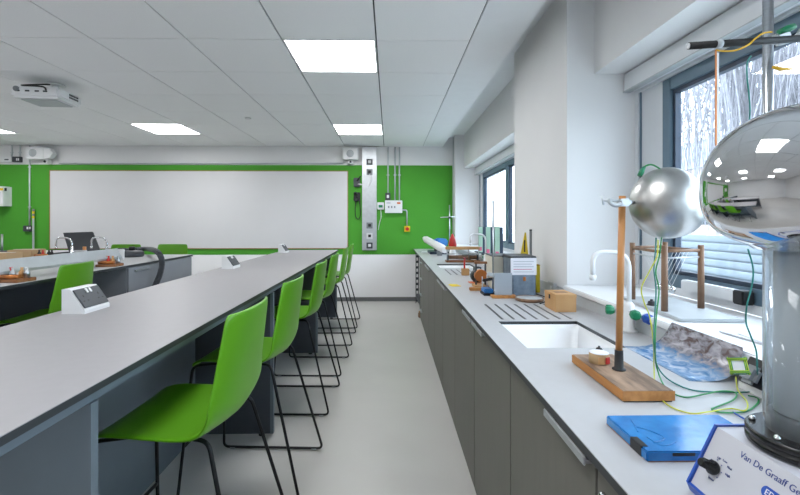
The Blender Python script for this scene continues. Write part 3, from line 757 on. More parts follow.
# third table beyond
t = thing('third_table', (-4.9, 5.1, 0), 'far left laboratory table with dark blue front before green wall', 'table')
x1 = min(at(41, 256, y=4.84).x, -3.78)
MB().box(-6.4, x1, 3.95, 5.47, TZ - .002, TZ).done('table_top', 'top_bench', t)
MB().box(-6.4, x1, 3.95, 5.47, TZ - .020, TZ - .0021).done('core', 'core_dark', t)
MB().box(-6.38, x1 - .01, 4.0, 5.44, .08, TZ - .0201).done('cupboard', 'navy', t)
MB().box(-6.3, x1 - .06, 4.06, 5.38, 0, .0799).done('plinth', 'black', t)
c = at(2, 250, y=5.2); t = thing('retort_stand', (c.x, c.y, TZ), 'plain steel retort stand at left photo edge', 'stand')
MB().obox((c.x, c.y, TZ + .006), (.14, .2, .012), bevel=.003).done('base', 'dark_grey', t); MB().cyl((c.x, c.y, TZ + .0121), (c.x, c.y, at(2, 234, y=5.2).z), .011, n=12).done('rod', 'steel', t)

# ------------------------------------------------------------------ window bench: cabinets, worktop, sinks
BZ, BX0, BX1 = CAMZ - .42, .368, .948
FX = .386                                       # cabinet fronts
T_ = .019
units = [(-.95, -.37), (-.37, .215), (.215, .795), (.795, 1.365), (1.365, 1.95), (1.95, 2.53), (2.53, 3.11), (3.11, 3.69), (3.69, 4.27), (4.27, 4.85), (4.85, 5.42)]
ulab = ['grey base cabinet far behind the camera under worktop', 'grey base cabinet behind the camera under worktop', 'grey base cabinet with key lock, cut by the bottom photo edge', 'grey base cabinet with long bar handle nearest, below the blue board',
        'grey base cabinet below near half of first sink', 'grey base cabinet below the draining grooves of first sink', 'grey base cabinet below grey steel instrument box', 'grey base cabinet below the yellow note',
        'grey base cabinet below the far sink', 'grey base cabinet next to the drawer unit', 'grey drawer unit at far end of window bench']
for k, (a, b) in enumerate(units):
    t = thing('base_cabinet', ((FX + BX1) / 2, (a + b) / 2, 0), ulab[k], 'cabinet', 'grey base cabinets under window bench')
    # open-topped carcass so that the sinks fit
    c = MB().box(FX + .019, FX + .030, a + .001, b - .001, .10, BZ - T_ - .004).box(BX1 - .03, BX1 - .012, a + .001, b - .001, .10, BZ - T_ - .004)
    c.box(FX + .0301, BX1 - .0301, a + .001, a + .018, .10, BZ - T_ - .004).box(FX + .0301, BX1 - .0301, b - .018, b - .001, .10, BZ - T_ - .004).box(FX + .0301, BX1 - .0301, a + .0181, b - .0181, .10, .118)
    c.done('carcass', 'door_grey', t)
    MB().box(FX + .030, BX1 - .05, a + .001, b - .001, 0, .0999).done('plinth', 'door_grey', t)
    near = k % 2 == 1 or k == 2                           # handle towards the near side on odd doors
    if k < 10:
        dr = MB().box(FX, FX + .0189, a + .0025, b - .0025, .012, BZ - T_ - .012, .0015).done('door', 'door_grey', t)
        hy = (a + .012, a + .225) if near else (b - .235, b - .020)
        hz_ = BZ - T_ - .020
        MB().box(FX - .019, FX - .0145, hy[0], hy[1], hz_ - .004, hz_ + .014, .0015).done('handle', 'steel_dull', dr)
        for y in (hy[0] + .015, hy[1] - .015): MB().box(FX - .0144, FX - .0001, y - .010, y + .010, hz_ - .002, hz_ + .005).done('handle_post', 'steel_dull', dr)
        if k == 2: MB().lathe((FX - .0001, b - .030, BZ - .078), [(.012, 0), (.012, -.006), (.008, -.009), (.001, -.009)], 16, 'x').done('lock', 'chrome', dr)
    else:
        hh = (BZ - T_ - .012 - .012) / 4
        for j in range(4):
            z = .012 + hh * j
            dr = MB().box(FX, FX + .0189, a + .0025, b - .0025, z + .0015, z + hh - .0015, .0015).done('drawer', 'door_grey', t)
            MB().box(FX - .022, FX - .0001, a + .2, b - .2, z + hh - .05, z + hh - .038, .002).done('handle', 'steel_dull', dr)
s1 = (.457, .792, 1.418, 1.806); s2 = (.462, .797, 3.86, 4.25)
g1 = (1.835, 2.18); g2 = (3.38, 3.76)
YN = -.95; YE = YB - .02
t = thing('window_worktop', (.65, 2.8, BZ), 'long pale grey window worktop with dark edge and two sinks', 'worktop')
core = MB(); sur = MB()
def slab(y0, y1, xs):
    for a, b in xs: core.box(a, b, y0, y1, BZ - T_, BZ - .0025)
def skin(y0, y1, xs):
    for a, b in xs: sur.box(a, b, y0, y1, BZ - .0024, BZ)
full = [(BX0, BX1)]
for y0, y1, xs in ((YN, s1[2], full), (s1[2], s1[3], [(BX0, s1[0]), (s1[1], BX1)]), (s1[3], s2[2], full), (s2[2], s2[3], [(BX0, s2[0]), (s2[1], BX1)]), (s2[3], YE, full)): slab(y0, y1, xs)
gx = [.486 + .0497 * k for k in range(7)]; hw = .0062
strips = []; prev = BX0
for x in gx: strips.append((prev, x - hw)); prev = x + hw
strips.append((prev, BX1))
for y0, y1, xs in ((YN, s1[2], full), (s1[2], s1[3], [(BX0, s1[0]), (s1[1], BX1)]), (s1[3], g1[0], full), (g1[0], g1[1], strips), (g1[1], g2[0], full), (g2[0], g2[1], strips), (g2[1], s2[2], full), (s2[2], s2[3], [(BX0, s2[0]), (s2[1], BX1)]), (s2[3], 4.60, full), (4.603, YE, full)): skin(y0, y1, xs)
core.done('core', 'core_dark', t); sur.done('surface', 'top_bench', t)
MB().box(BX1 + .0005, BX1 + .0117, YN, YE, BZ - T_, BZ + .052).done('upstand', 'plastic_grey', t)
for (x0, x1, y0, y1), lab in ((s1, 'white rectangular basin nearest, set under the worktop'), (s2, 'white rectangular basin farther along the worktop')):
    t = thing('sink_basin', ((x0 + x1) / 2, (y0 + y1) / 2, BZ - .2), lab, 'sink', 'white sinks')
    m = MB(); e = .008; zt_, zb_ = BZ - T_ - .0005, BZ - .19; i = .012
    rows = []
    def rr(xa, xb, ya, yb, z, rad=.03, n=5):
        out = []
        for cx, cy_, a0 in ((xb - rad, yb - rad, 0), (xa + rad, yb - rad, 90), (xa + rad, ya + rad, 180), (xb - rad, ya + rad, 270)):
            for j in range(n + 1): a = R(a0 + 90 * j / n); out.append((cx + rad * math.cos(a), cy_ + rad * math.sin(a), z))
        return out + out[:1]
    rows = [rr(x0 - e, x1 + e, y0 - e, y1 + e, zt_, .035), rr(x0 - .003, x1 + .003, y0 - .003, y1 + .003, zt_, .03), rr(x0 + .002, x1 - .002, y0 + .002, y1 - .002, zt_ - .02), rr(x0 + .012, x1 - .012, y0 + .012, y1 - .012, zb_ + .02), rr(x0 + .03, x1 - .03, y0 + .03, y1 - .03, zb_, .03)]
    m.grid(rows); m.bm.faces.new([m.bm.verts.new(p) for p in rows[-1][:-1]])
    bo = m.done('basin', 'sink_white', t); so = bo.modifiers.new('thick', 'SOLIDIFY'); so.thickness = .006; so.offset = 1
    MB().lathe(((x0 + x1) / 2, (y0 + y1) / 2, zb_ + .0005), [(.035, 0), (.035, .003), (.02, .002), (.001, .001)], 20).done('drain', 'chrome', t)
# taps
tb = at(627, 331.5, z=BZ)
swan_tap('white_tap', (.915, tb.y, BZ), .303, .14, .0085, 'plastic_white', 'white swan neck tap with green and blue valve heads, nearest', 'tap', 'white lab taps', math.pi, [((-.046, .020, 0), 'green_rubber'), ((-.012, -.050, 0), 'green_rubber'), ((.020, -.060, -.010), 'blue_paint')], .02)
swan_tap('white_tap', (.912, 4.06, BZ), .30, .145, .0085, 'plastic_white', 'white swan neck tap at the far sink', 'tap', 'white lab taps', math.pi, [((0, .05, 0), 'green_rubber'), ((0, -.05, 0), 'green_rubber')], .02)
# cloth / bag over the near tap body
# under-bench rack at far end
t = thing('perforated_rack', (.4, 5.7, 0), 'dark perforated rack frame under far end of window bench', 'rack')
for y in (5.55, 6.45):
    m = MB(); x0, x1 = .392, .440
    m.box(x0, x0 + .010, y - .012, y + .012, 0, BZ - T_ - .002).box(x1 - .010, x1, y - .012, y + .012, 0, BZ - T_ - .002)
    for k in range(9): z = .02 + k * .083; m.box(x0 + .0101, x1 - .0101, y - .012, y + .012, z, z + .034)
    m.done('upright', 'dark_grey', t)
MB().box(.392, .90, 5.5625, 6.4375, .13, .145).done('shelf', 'dark_grey', t)
MB().box(.86, .90, 6.0, 6.04, .1451, BZ - T_ - .002).done('rear_post', 'dark_grey', t)
for x, y in ((.88, 5.6), (.88, 6.4)): MB().box(x - .02, x + .02, y - .02, y + .02, 0, .1299).done('rear_foot', 'dark_grey', t)
c = at(418, 317, z=0); t = thing('brown_pot', (c.x + .02, 5.47, 0), 'small brown pot on the floor at end of bench', 'pot')
c = Vector((.40, 5.475, 0))
MB().lathe(c, [(.028, 0), (.036, .012), (.036, .055), (.028, .065), (.030, .07)], 16).done('body', 'wood_dark', t); MB().lathe(c + Vector((0, 0, .0701)), [(.03, 0), (.03, .012), (.01, .018)], 16).done('lid', 'cardboard', t)
t = thing('glass_jar', (.405, 5.62, .1455), 'small pale green jar on low rack under far bench end', 'jar')
MB().lathe((.43, 5.63, .1455), [(.03, 0), (.034, .01), (.034, .06), (.022, .075)], 16).done('body', 'wire_teal', t); MB().lathe((.43, 5.63, .2206), [(.024, 0), (.024, .02)], 16).done('lid', 'plastic_white', t)

# ------------------------------------------------------------------ Van de Graaff generator
VX, VY = .585, .590; t = thing('van_de_graaff_generator', (VX, VY, BZ), 'static generator with large shiny steel dome on clear column', 'generator')
bx0, tx0, zb_, zt_, ya, yb = .469, .511, BZ + .014, BZ + .100, .33, .665
MB().prism([(bx0 + .006, BZ), (.79, BZ), (.79, zt_), (tx0, zt_), (bx0, zb_)], ya, yb - .004).done('base_case', 'panel_white', t)
# blue edging: end panel outline and the lower lip
e = MB().prism([(bx0 + .001, BZ), (.795, BZ), (.795, zt_ + .003), (tx0 - .002, zt_ + .003), (bx0 - .005, zb_)], yb - .0039, yb)
e.done('end_panel', 'blue_paint', t)
MB().prism([(bx0 - .0051, zb_), (bx0 + .0008, BZ), (bx0 + .0058, BZ), (bx0 - .0003, zb_ + .0005)], ya, yb - .004).done('lower_edging', 'blue_paint', t)
u = Vector((tx0 - bx0, 0, zt_ - zb_)).normalized(); n = Vector((-u.z, 0, u.x))
def pan(s, y, off=.0004, rot=0):
    """frame on the sloped panel: s metres up from its lower edge"""
    o = Vector((bx0, y, zb_)) + u * s + n * off; xd = Vector((0, -1, 0)); q, r_ = math.cos(rot), math.sin(rot)
    xx = xd * q + u * r_; uu = -xd * r_ + u * q
    return Matrix(((xx.x, uu.x, n.x, o.x), (xx.y, uu.y, n.y, o.y), (xx.z, uu.z, n.z, o.z), (0, 0, 0, 1)))
PLen = (Vector((tx0, 0, zt_)) - Vector((bx0, 0, zb_))).length
text('lettering', 'Van De Graaff Generator', .0124, 'ink_blue', pan(.0765, .609), t, label='dark blue lettering reading Van De Graaff Generator')
def on_panel(mb): return mb
m = MB(); pts = []
W2, H2 = .026, .0072
for k in range(24):
    a = 2 * math.pi * k / 24; cx_ = (W2 - H2) * (1 if math.cos(a) > 0 else -1); pts.append((cx_ + H2 * math.cos(a), H2 * math.sin(a)))
m.prism(pts, 0, .0006, 'z'); bmesh.ops.transform(m.bm, matrix=pan(.0575, .536, .0002), verts=m.bm.verts); lg = m.done('logo_badge', 'blue_paint', t)
text('logo_lettering', 'EDULAB', .0112, 'plastic_white', pan(.0535, .536, .0010), lg, align='CENTER')
kb = Matrix.Identity(4); kc = pan(.0405, .635)
m = MB().lathe((0, 0, 0), [(.0095, 0), (.0105, .002), (.0105, .006), (.007, .008), (.0065, .022), (.0055, .024)], 20); bmesh.ops.transform(m.bm, matrix=kc, verts=m.bm.verts); kn = m.done('speed_knob', 'black_gloss', t)
m = MB().obox((0, .004, .0165), (.0028, .0075, .012), bevel=.0006); bmesh.ops.transform(m.bm, matrix=kc, verts=m.bm.verts); m.done('pointer', 'black', kn)
for s, lab_, dy, ds, rot in (('Off', 0, .004, .015, .5), ('Low', 0, -.006, .0165, .0), ('Med', 0, -.0165, .012, 0), ('High', 0, -.0185, .002, -.0), ('Speed', 0, .004, -.017, 0)):
    text('dial_lettering', s, .0046, 'ink_blue', pan(.0405 + ds, .635 + dy, .0004), t)
for k in range(5):
    a = R(140 - 45 * k); m = MB().lathe((.0132 * math.cos(a), .0132 * math.sin(a), .0003), [(.0009, 0), (.0009, .0005)], 8); bmesh.ops.transform(m.bm, matrix=kc, verts=m.bm.verts); m.done('dial_dot', 'ink_blue', t)
rg = MB().lathe((VX, VY, zt_ + .0031), [(.069, 0), (.070, .002), (.070, .009), (.0675, .010), (.0675, .011), (.070, .012), (.070, .019), (.068, .021)], 56).done('collar', 'black_gloss', t)
for k in range(6):
    a = R(k * 60 + 15); MB().lathe((VX + .061 * math.cos(a), VY + .061 * math.sin(a), zt_ + .0242), [(.0045, 0), (.0045, .003), (.0028, .006), (.0005, .007)], 12).done('cap_nut', 'chrome', rg)
cz = CAMZ + .0625; HZ, RZ = .100, .1255
zc0 = zt_ + .0242; zc1 = CAMZ - .040
m = MB(); r = .0495
rows = [[(VX + q * math.cos(2 * math.pi * j / 48), VY + q * math.sin(2 * math.pi * j / 48), z) for j in range(49)] for q, z in ((r, zc0), (r, zc1 + .02), (r - .003, zc1 + .02), (r - .003, zc0))]
m.grid(rows); bmesh.ops.remove_doubles(m.bm, verts=m.bm.verts, dist=1e-5); m.done('clear_column', 'acrylic', t)
MB().lathe((VX, VY, zc0), [(.046, 0), (.046, .022), (.042, .026)], 32).done('column_foot', 'dark_grey', t)
MB().cyl((VX, VY, zc0 + .0265), (VX, VY, zc1 + .018), .0375, n=40).done('belt_housing', 'rubber_belt', t)
# dome: oblate, open underneath with a rolled lip
cz = CAMZ + .048; HU, HL = .116, .088
prof = [(.050, -HL * .90), (.052, -HL * .985), (.060, -HL)]
for k in range(1, 25):
    a = R(-90) + R(90) * k / 24; rr_ = RZ * math.cos(a) ** (2 / 2.7)
    if rr_ > .062: prof.append((rr_, -HL * abs(math.sin(a)) ** (2 / 2.7)))
for k in range(1, 25):
    a = R(90) * k / 24; prof.append((max(.0006, RZ * math.cos(a) ** (2 / 2.1)), HU * math.sin(a) ** (2 / 2.1)))
MB().lathe((VX, VY, cz), prof, 72).done('dome', 'dome_steel', t)

# ------------------------------------------------------------------ discharge ball on wooden stand
pc = Vector((.609, 1.131, BZ)); t = thing('discharge_stand', (.60, 1.12, BZ), 'wooden plank stand with tall pole and clamp holding steel ball', 'stand')
pb = MB().box(.541, .662, .987, 1.265, BZ + .003, BZ + .027, .002).done('plank', ['wood_plank'], t)
MB().box(.5405, .6625, .9862, .9869, BZ + .004, BZ + .0265).done('end_grain', 'wood_edge', pb)
MB().box(.5402, .5409, .9872, 1.2648, BZ + .004, BZ + .0265).done('side_grain', 'wood_edge', pb)
MB().box(.545, .658, .99, 1.26, BZ, BZ + .0029).done('felt_pad', 'black', pb)
MB().lathe((pc.x, pc.y, BZ + .0271), [(.017, 0), (.017, .003), (.0115, .006), (.0105, .05), (.0105, .052)], 20).done('collar', 'black', t)
pz = at(618, 196, y=pc.y).z
MB().cyl((pc.x, pc.y, BZ + .0792), (pc.x + .009, pc.y, pz), .0085, n=18).done('pole', 'wood_pole', t)
sc = at(666.2, 203, y=1.135); SR = .0905
pc = pc + Vector((.009, 0, 0))
cl = MB().obox((pc.x - .004, pc.y - .016, pz - .018), (.032, .022, .020), bevel=.005).done('clamp', 'steel_dull', t)
MB().tube(smooth_path([(pc.x - .008, pc.y - .02, pz - .018), (pc.x - .028, pc.y - .02, pz - .026), (pc.x - .043, pc.y - .02, pz - .018), (pc.x - .043, pc.y - .02, pz - .008)]), .0055, 8).done('clamp_jaw', 'galv', cl)
MB().cyl((pc.x - .062, pc.y - .018, pz - .013), (pc.x - .0205, pc.y - .018, pz - .013), .0032, n=8).done('clamp_screw', 'galv', cl)
MB().cyl((pc.x - .059, pc.y - .018, pz - .024), (pc.x - .064, pc.y - .018, pz + .000), .0028, n=8).done('wing_bar', 'galv', cl)
MB().cyl((pc.x + .0125, pc.y - .010, pz - .015), (sc.x - SR * .97, sc.y - .003, pz - .017), .005, n=12).done('stub_rod', 'steel', t)
t2 = thing('discharge_ball', (sc.x, sc.y, sc.z - SR), 'dull steel discharge ball left of the large dome', 'ball')
m = MB().ball(sc, SR, 56, (.98, .98, 1.05))
for v in m.bm.verts:
    q = (v.co - sc)
    k = max(0, q.normalized().dot(Vector((.72, -.45, -.52)).normalized())) ** 6; v.co += q.normalized() * .006 * k
for f in m.bm.faces: f.smooth = True
m.done('sphere', 'ball_steel', t2)
kx = Vector((.80, -.6, -.04)).normalized(); MB().tube([sc + kx * (SR * .94), sc + kx * (SR + .008), sc + kx * (SR + .013)], [.013, .013, .008], 16).done('contact_knob', 'ball_steel', t2)
pk = at(640, 170, y=sc.y)
MB().tube(smooth_path([at(642, 172.5, y=sc.y - .02), at(645, 166.5, y=sc.y - .02), at(652, 164.8, y=sc.y - .02), at(660, 168.8, y=sc.y - .02)]), .0022, 8).done('plug_lead', 'wire_green', t2)
MB().tube([at(639.5, 176, y=sc.y - .02), at(641.5, 172, y=sc.y - .02), at(644.5, 167, y=sc.y - .02)], [.006, .0065, .004], 10).done('plug', 'green_rubber', t2)

def cable(name, pts, r, m, label, grp='loose wires on the bench'):
    t = MB().tube(smooth_path(pts, 10), r, 8).done(name, m, None, label, 'wire', grp); return t
bz = BZ + .003
cable('teal_wire', [at(656, 237.8, y=1.13), at(655.5, 250, y=1.12), at(654, 270, y=1.11), at(656, 290, y=1.10), at(654.5, 320, y=1.08), at(654, 345, y=1.05), at(657, 365, z=bz + .03), at(668, 379, z=bz + .004), at(690, 389.5, z=bz), at(715, 392, z=bz), at(740, 392.3, z=bz), at(752, 390.5, z=bz), at(757, 380, z=BZ + .03), at(757, 365, y=.975), at(756, 350, y=.97), at(750, 334, y=.96), at(746, 322, y=.96), at(747, 305, y=.95), at(752, 285, y=.95), at(753, 268, y=.95), at(748, 249, y=.95)], .0018, 'wire_teal', 'teal wire hanging from ball, looping to behind the dome')
cable('green_wire', [at(661.5, 237.6, y=1.125), at(659.5, 255, y=1.11), at(655.8, 272, y=1.10), at(659, 290, y=1.09), at(656.5, 315, y=1.07), at(655, 345, y=1.04), at(657, 368, z=bz + .03), at(666, 388, z=bz + .004), at(684, 397, z=bz), at(705, 394, z=bz + .002), at(722, 391, z=bz + .004), at(736, 393, z=bz + .004), at(733, 400, z=bz + .002), at(716, 407, z=bz), at(712, 409.5, z=bz), at(722, 412.5, z=bz), at(745, 411.5, z=bz), at(757, 404, z=bz), at(757.5, 398, z=bz), at(748, 395.5, z=bz + .002)], .0018, 'wire_green', 'bright green wire from ball coiling on the bench')
cable('yellow_wire', [at(658, 240, y=1.12), at(657, 256, y=1.10), at(649, 272, y=1.10), at(641.5, 288, y=1.10), at(644, 302, y=1.09), at(650, 318, y=1.08), at(653.5, 345, y=1.06), at(654, 368, z=bz + .03), at(656, 390, z=bz + .006), at(668, 405, z=bz), at(690, 413.2, z=bz), at(707, 412, z=bz + .004), at(730, 408.5, z=bz), at(745, 410.5, z=bz + .006), at(747, 402, z=bz + .006), at(738, 390, z=bz + .006), at(736, 377, z=bz + .012)], .0016, 'wire_yellow', 'thin yellow green wire from ball trailing to wire card')
cable('blue_wire', [at(733, 412, z=bz), at(741, 417, z=bz), at(748, 421, z=bz), at(752, 424, z=bz)], .0018, 'blue_paint', 'short blue wire end beside the static generator')

# tape rolls on the plank, blue board
c = at(591, 363.5, z=BZ + .0275); c.x = .556; c.y = 1.165
c = Vector((.5835, 1.188, BZ + .0275))
t = thing('tape_roll', c, 'small roll of paper tape lying on the plank', 'tape')
MB().lathe(c, [(.025, 0), (.026, .001), (.026, .027), (.025, .028), (.014, .0275)], 32).done('roll', 'cardboard', t)
MB().lathe(c + Vector((0, 0, .0276)), [(.0255, 0), (.0255, .0012), (.0135, .0012)], 32).done('top_face', 'paper', t)
MB().obox(c + Vector((.013, -.0232, .012)), (.015, .0022, .018), (0, 0, R(28))).done('label_patch', 'red', t)
MB().obox(c + Vector((-.006, -.0256, .012)), (.016, .0016, .018), (0, 0, R(-13))).done('label_patch', 'wood_light', t)
c = at(604, 350, z=BZ + .0275); t = thing('bottle_stopper', (.6105, 1.242, BZ + .0272), 'small black rounded stopper behind the tape roll', 'stopper')
MB().lathe((.6105, 1.242, BZ + .0272), [(.010, 0), (.011, .003), (.011, .017), (.007, .025), (.001, .027)], 18).done('cap', 'black', t); MB().lathe((.6105, 1.242, BZ + .0545), [(.003, 0), (.003, .003)], 10).done('tip', 'dark_grey', t)
x0, x1, y0, y1 = .449, .685, .742, .884
t = thing('blue_board', ((x0 + x1) / 2, (y0 + y1) / 2, BZ), 'glossy blue worn board with black taped corner', 'board')
MB().box(x0, x1, y0, y1, BZ, BZ + .0185, .0022).done('cover', 'blue_cover', t)
MB().box(x0 - .0009, x0 + .013, y0 + .017, y0 + .052, BZ + .0003, BZ + .0192, .0006).done('tape_patch', 'black', t)
MB().box(x0 + .045, x0 + .085, y0 - .0006, y0 + .001, BZ + .0105, BZ + .0162).done('edge_strip', 'black', t)
MB().box(x0 - .0005, x0 + .0006, y0 + .053, y1 - .002, BZ + .0008, BZ + .0024).done('rust_edge', 'wood_red', t)
MB().box(x0 + .002, x1 - .01, y0 - .0005, y0 + .0006, BZ + .0008, BZ + .0022).done('rust_edge', 'wood_red', t)
m = MB()
for pts in ([(.03, .03), (.06, .045), (.05, .075), (.03, .09)], [(.025, .07), (.035, .1), (.04, .12)], [(.07, .03), (.04, .02), (.03, .05)]):
    m.tube(smooth_path([(x0 + a, y0 + b, BZ + .0188) for a, b in pts]), .0011, 6)
m.done('film_wrinkle', 'blue_cover', t)

# curled poster
rows = []
prof = [(.788, .0008), (.81, .0009), (.835, .0016), (.858, .0045), (.879, .011), (.897, .024), (.911, .041), (.921, .060), (.928, .077), (.931, .088)]
for i, (x, z) in enumerate(prof):
    k = i / 9
    ya, yb = 1.118 - .012 * math.sin(k * 3.1), 1.432 - .03 * k
    rows.append([(x, ya + (yb - ya) * j / 8, BZ + z + (.0035 * math.sin(j * .9) * k if 0 < k < .9 else 0)) for j in range(9)])
o = MB().grid(rows, uv=True).done('curled_poster', 'poster', None, 'curled glossy blue and brown photo print against the sill', 'poster')
so = o.modifiers.new('thick', 'SOLIDIFY'); so.thickness = .0006; so.offset = 1

# bench socket with plug and wire card near the column
c = at(752, 385, z=BZ); t = thing('bench_socket', (.90, c.y + .0, BZ), 'black bench socket with grey plug behind the generator', 'socket')
y0, y1 = .93, 1.075
MB().prism([(.885, BZ), (.944, BZ), (.944, BZ + .078), (.918, BZ + .078), (.885, BZ + .016)], y0, y1).done('case', 'plastic_white', t)
uu = Vector((.033, 0, .062)).normalized(); nn = Vector((-uu.z, 0, uu.x)); cc = Vector((.9015, (y0 + y1) / 2, BZ + .047))
mt = Matrix(((0, uu.x, nn.x, cc.x), (-1, 0, 0, cc.y), (0, uu.z, nn.z, cc.z), (0, 0, 0, 1)))
m = MB().obox((0, 0, .0035), (.142, .068, .006), bevel=.002); bmesh.ops.transform(m.bm, matrix=mt, verts=m.bm.verts); m.done('plate', 'black', t)
m = MB().obox((-.030, -.010, .019), (.046, .046, .024), bevel=.009); bmesh.ops.transform(m.bm, matrix=mt, verts=m.bm.verts); m.done('plug', 'mid_grey', t)
for s in (-.008, .012):
    m = MB().obox((s, .024, .009), (.011, .014, .004), bevel=.001); bmesh.ops.transform(m.bm, matrix=mt, verts=m.bm.verts); m.done('rocker', 'plastic_white', t)
c = at(738.5, 366, y=.985); t = thing('wire_card', (c.x, c.y, BZ), 'square card wound with yellow green wire before black socket', 'wire card')
rot = (R(62), R(-12), R(-38))
m = MB().obox(c, (.034, .034, .004), rot, .001); m.done('card', 'paper', t)
from mathutils import Euler
E = Matrix.Translation(c) @ Euler(rot).to_matrix().to_4x4()
for k in range(4):
    h = .0175 + .0007 * k; q = .012 + .0016 * k
    for s in (-1, 1):
        for ax in (0, 1):
            z_ = .0042; pts = [(s * q, -h, -z_), (s * q, -h, z_), (s * q, h, z_), (s * q, h, -z_)] if ax == 0 else [(-h, s * q, -z_ - .002), (-h, s * q, z_ + .002), (h, s * q, z_ + .002), (h, s * q, -z_ - .002)]
            MB().tube([E @ Vector(p) for p in pts], .0010, 6, closed=True).done('wire_turn', 'yellow_green' if (k + ax) % 2 else 'wire_green', t)

# tall retort stand behind the generator with black cross rod
ry = .90; rx = at(768, 20, y=ry).x
t = thing('tall_retort_stand', (rx + .05, ry, BZ), 'tall steel retort stand rising behind the large dome', 'stand')
MB().box(rx - .012, rx + .12, ry - .085, ry + .012, BZ, BZ + .012, .003).done('base', 'dark_grey', t)
MB().cyl((rx, ry, BZ + .0121), (rx, ry, 1.86), .0095, n=18).done('rod', 'steel', t)
c = at(786, 38, y=ry - .02)
k = MB().obox((c.x - .008, ry - .018, c.z), (.034, .020, .024), (0, R(-18), 0), .005).done('boss_clamp', 'steel_dull', t)
MB().tube(smooth_path([(c.x - .02, ry - .02, c.z - .012), (c.x + .01, ry - .03, c.z - .004), (c.x + .03, ry - .025, c.z + .016), (c.x + .05, ry - .02, c.z + .022)]), .006, 8).done('clamp_arm', 'galv', k)
MB().tube([(c.x - .02, ry - .025, c.z + .010), (c.x - .002, ry - .025, c.z + .016), (c.x + .012, ry - .025, c.z + .022)], [.005, .008, .006], 10).done('green_clip', 'green_rubber', t)
a, b = at(688.5, 46, y=ry - .035), at(815, 37.5, y=ry - .035)
o = thing('cross_rod', a, 'black horizontal rod clamped to tall stand above the dome', 'rod')
MB().cyl(a, b, .0072, n=16).done('bar', 'black', o); MB().cyl(a - (b - a).normalized() * .0012, a - (b - a).normalized() * .0001, .0058, n=16).done('end_face', 'steel', o)
c1 = a.lerp(b, .235); dr = (b - a).normalized(); MB().cyl(c1 - dr * .006, c1 + dr * .006, .0082, n=16).done('clear_sleeve', 'plastic_grey', o)
yy = ry - .045
MB().tube(smooth_path([at(716, 50, y=yy), at(722, 51, y=yy), at(735, 50.5, y=yy), at(748, 45, y=yy), at(756, 38, y=yy), at(764, 33, y=yy), at(772, 32, y=yy)]), .0017, 8).done('yellow_cord', 'tape_yellow', o)
MB().tube([at(773, 67, y=yy), at(780, 69, y=yy), at(792, 69, y=yy)], [.003, .0038, .0012], 8).done('cord_tail', 'tape_yellow', o)
t = thing('hanging_strip', at(716.7, 150, y=yy), 'thin copper strip with white strip as window reflection hanging from black rod', 'strip')
a, b = at(716, 50, y=yy), at(716, 152, y=yy); MB().box(a.x - .0014, a.x + .0012, yy - .001, yy + .001, b.z, a.z).done('copper_strip', 'copper', t)
MB().box(a.x + .0013, a.x + .0055, yy - .0008, yy + .0008, b.z, a.z - .006).done('mullion_reflection', 'plastic_white', t)  # white strip imitates the reflection of a window mullion
cable('hanging_wire', [at(751, 56, y=yy), at(747.5, 62, y=yy), at(747, 75, y=yy), at(749, 95, y=yy), at(750, 112, y=yy), at(748, 135, y=yy + .02)], .0015, 'wire_teal', 'thin blue green wire hanging behind dome from clamp')

# ------------------------------------------------------------------ Newton's cradle on the sill
zs = ZSILL
A = at(664.5, 311, z=zs + .012); B = at(632.5, 299, z=zs + .012); Cc = at(701, 308, z=zs + .012); D = Cc + (B - A)
t = thing('balance_cradle', ((A + D) / 2).xy.to_3d() + Vector((0, 0, zs)), 'swinging ball cradle with four wooden posts on window sill', 'cradle')
cx_ = (A + D) / 2; ang = math.atan2((B - A).y, (B - A).x) - R(90)
MB().obox((cx_.x, cx_.y - .06, zs + .006), ((Cc - A).length + .03, (B - A).length + .20, .011), (0, 0, ang), .002).done('base_plate', 'plastic_grey', t)
hp = .242
for p in (A, B, Cc, D): MB().tube([(p.x, p.y, zs + .0116), (p.x, p.y, zs + .0116 + hp)], [.0115, .0105], 14).done('post', 'wood_dark', t)
for p, q, m_, dz in ((A, B, 'wood_dark', .012), (Cc, D, 'wood_dark', .012), (A, Cc, 'wood_dark', .008), (B, D, 'wood_dark', .008), (A, Cc, 'galv', .034), (A, B, 'galv', .034)):
    z = zs + hp - dz; v = (q - p).normalized() * .0115
    MB().cyl((p.x + v.x, p.y + v.y, z), (q.x - v.x, q.y - v.y, z), .006 if m_ != 'galv' else .0035, n=10).done('top_rail', m_, t)
for k in range(5):
    f = .3 + .1 * k; p = A.lerp(B, f); q = Cc.lerp(D, f); c = p.lerp(q, .5); c.z = zs + .075
    bl = MB().ball(c, .014, 18).done('steel_ball', 'chrome', t)
    for s in (p, q): MB().cyl(c + Vector((0, 0, .0138)), (s.x, s.y, zs + hp - .014), .0008, n=5).done('string', 'plastic_white', bl)
c = at(651.5, 305, z=zs + .012); t = thing('black_stopper', (c.x, c.y, zs + .012), 'small black rubber stopper on the window sill', 'stopper')
MB().lathe((c.x - .0, c.y, zs + .0002), [(.020, 0), (.020, .010), (.015, .014), (.012, .026), (.010, .027)], 18).done('body', 'black', t); MB().lathe((c.x, c.y, zs + .0273), [(.005, 0), (.005, .008)], 10).done('neck', 'dark_grey', t)
c = at(722, 304, z=zs)
t = thing('sill_papers', (1.2, 1.35, zs), 'flat white paper sheets on the window sill by dome', 'paper')
MB().obox((1.13, 1.18, zs + .003), (.18, .30, .004), (0, 0, .1)).done('sheet', 'paper', t); MB().obox((1.12, 1.16, zs + .0062), (.16, .22, .002), (0, 0, -.08)).done('sheet', 'paper', t)

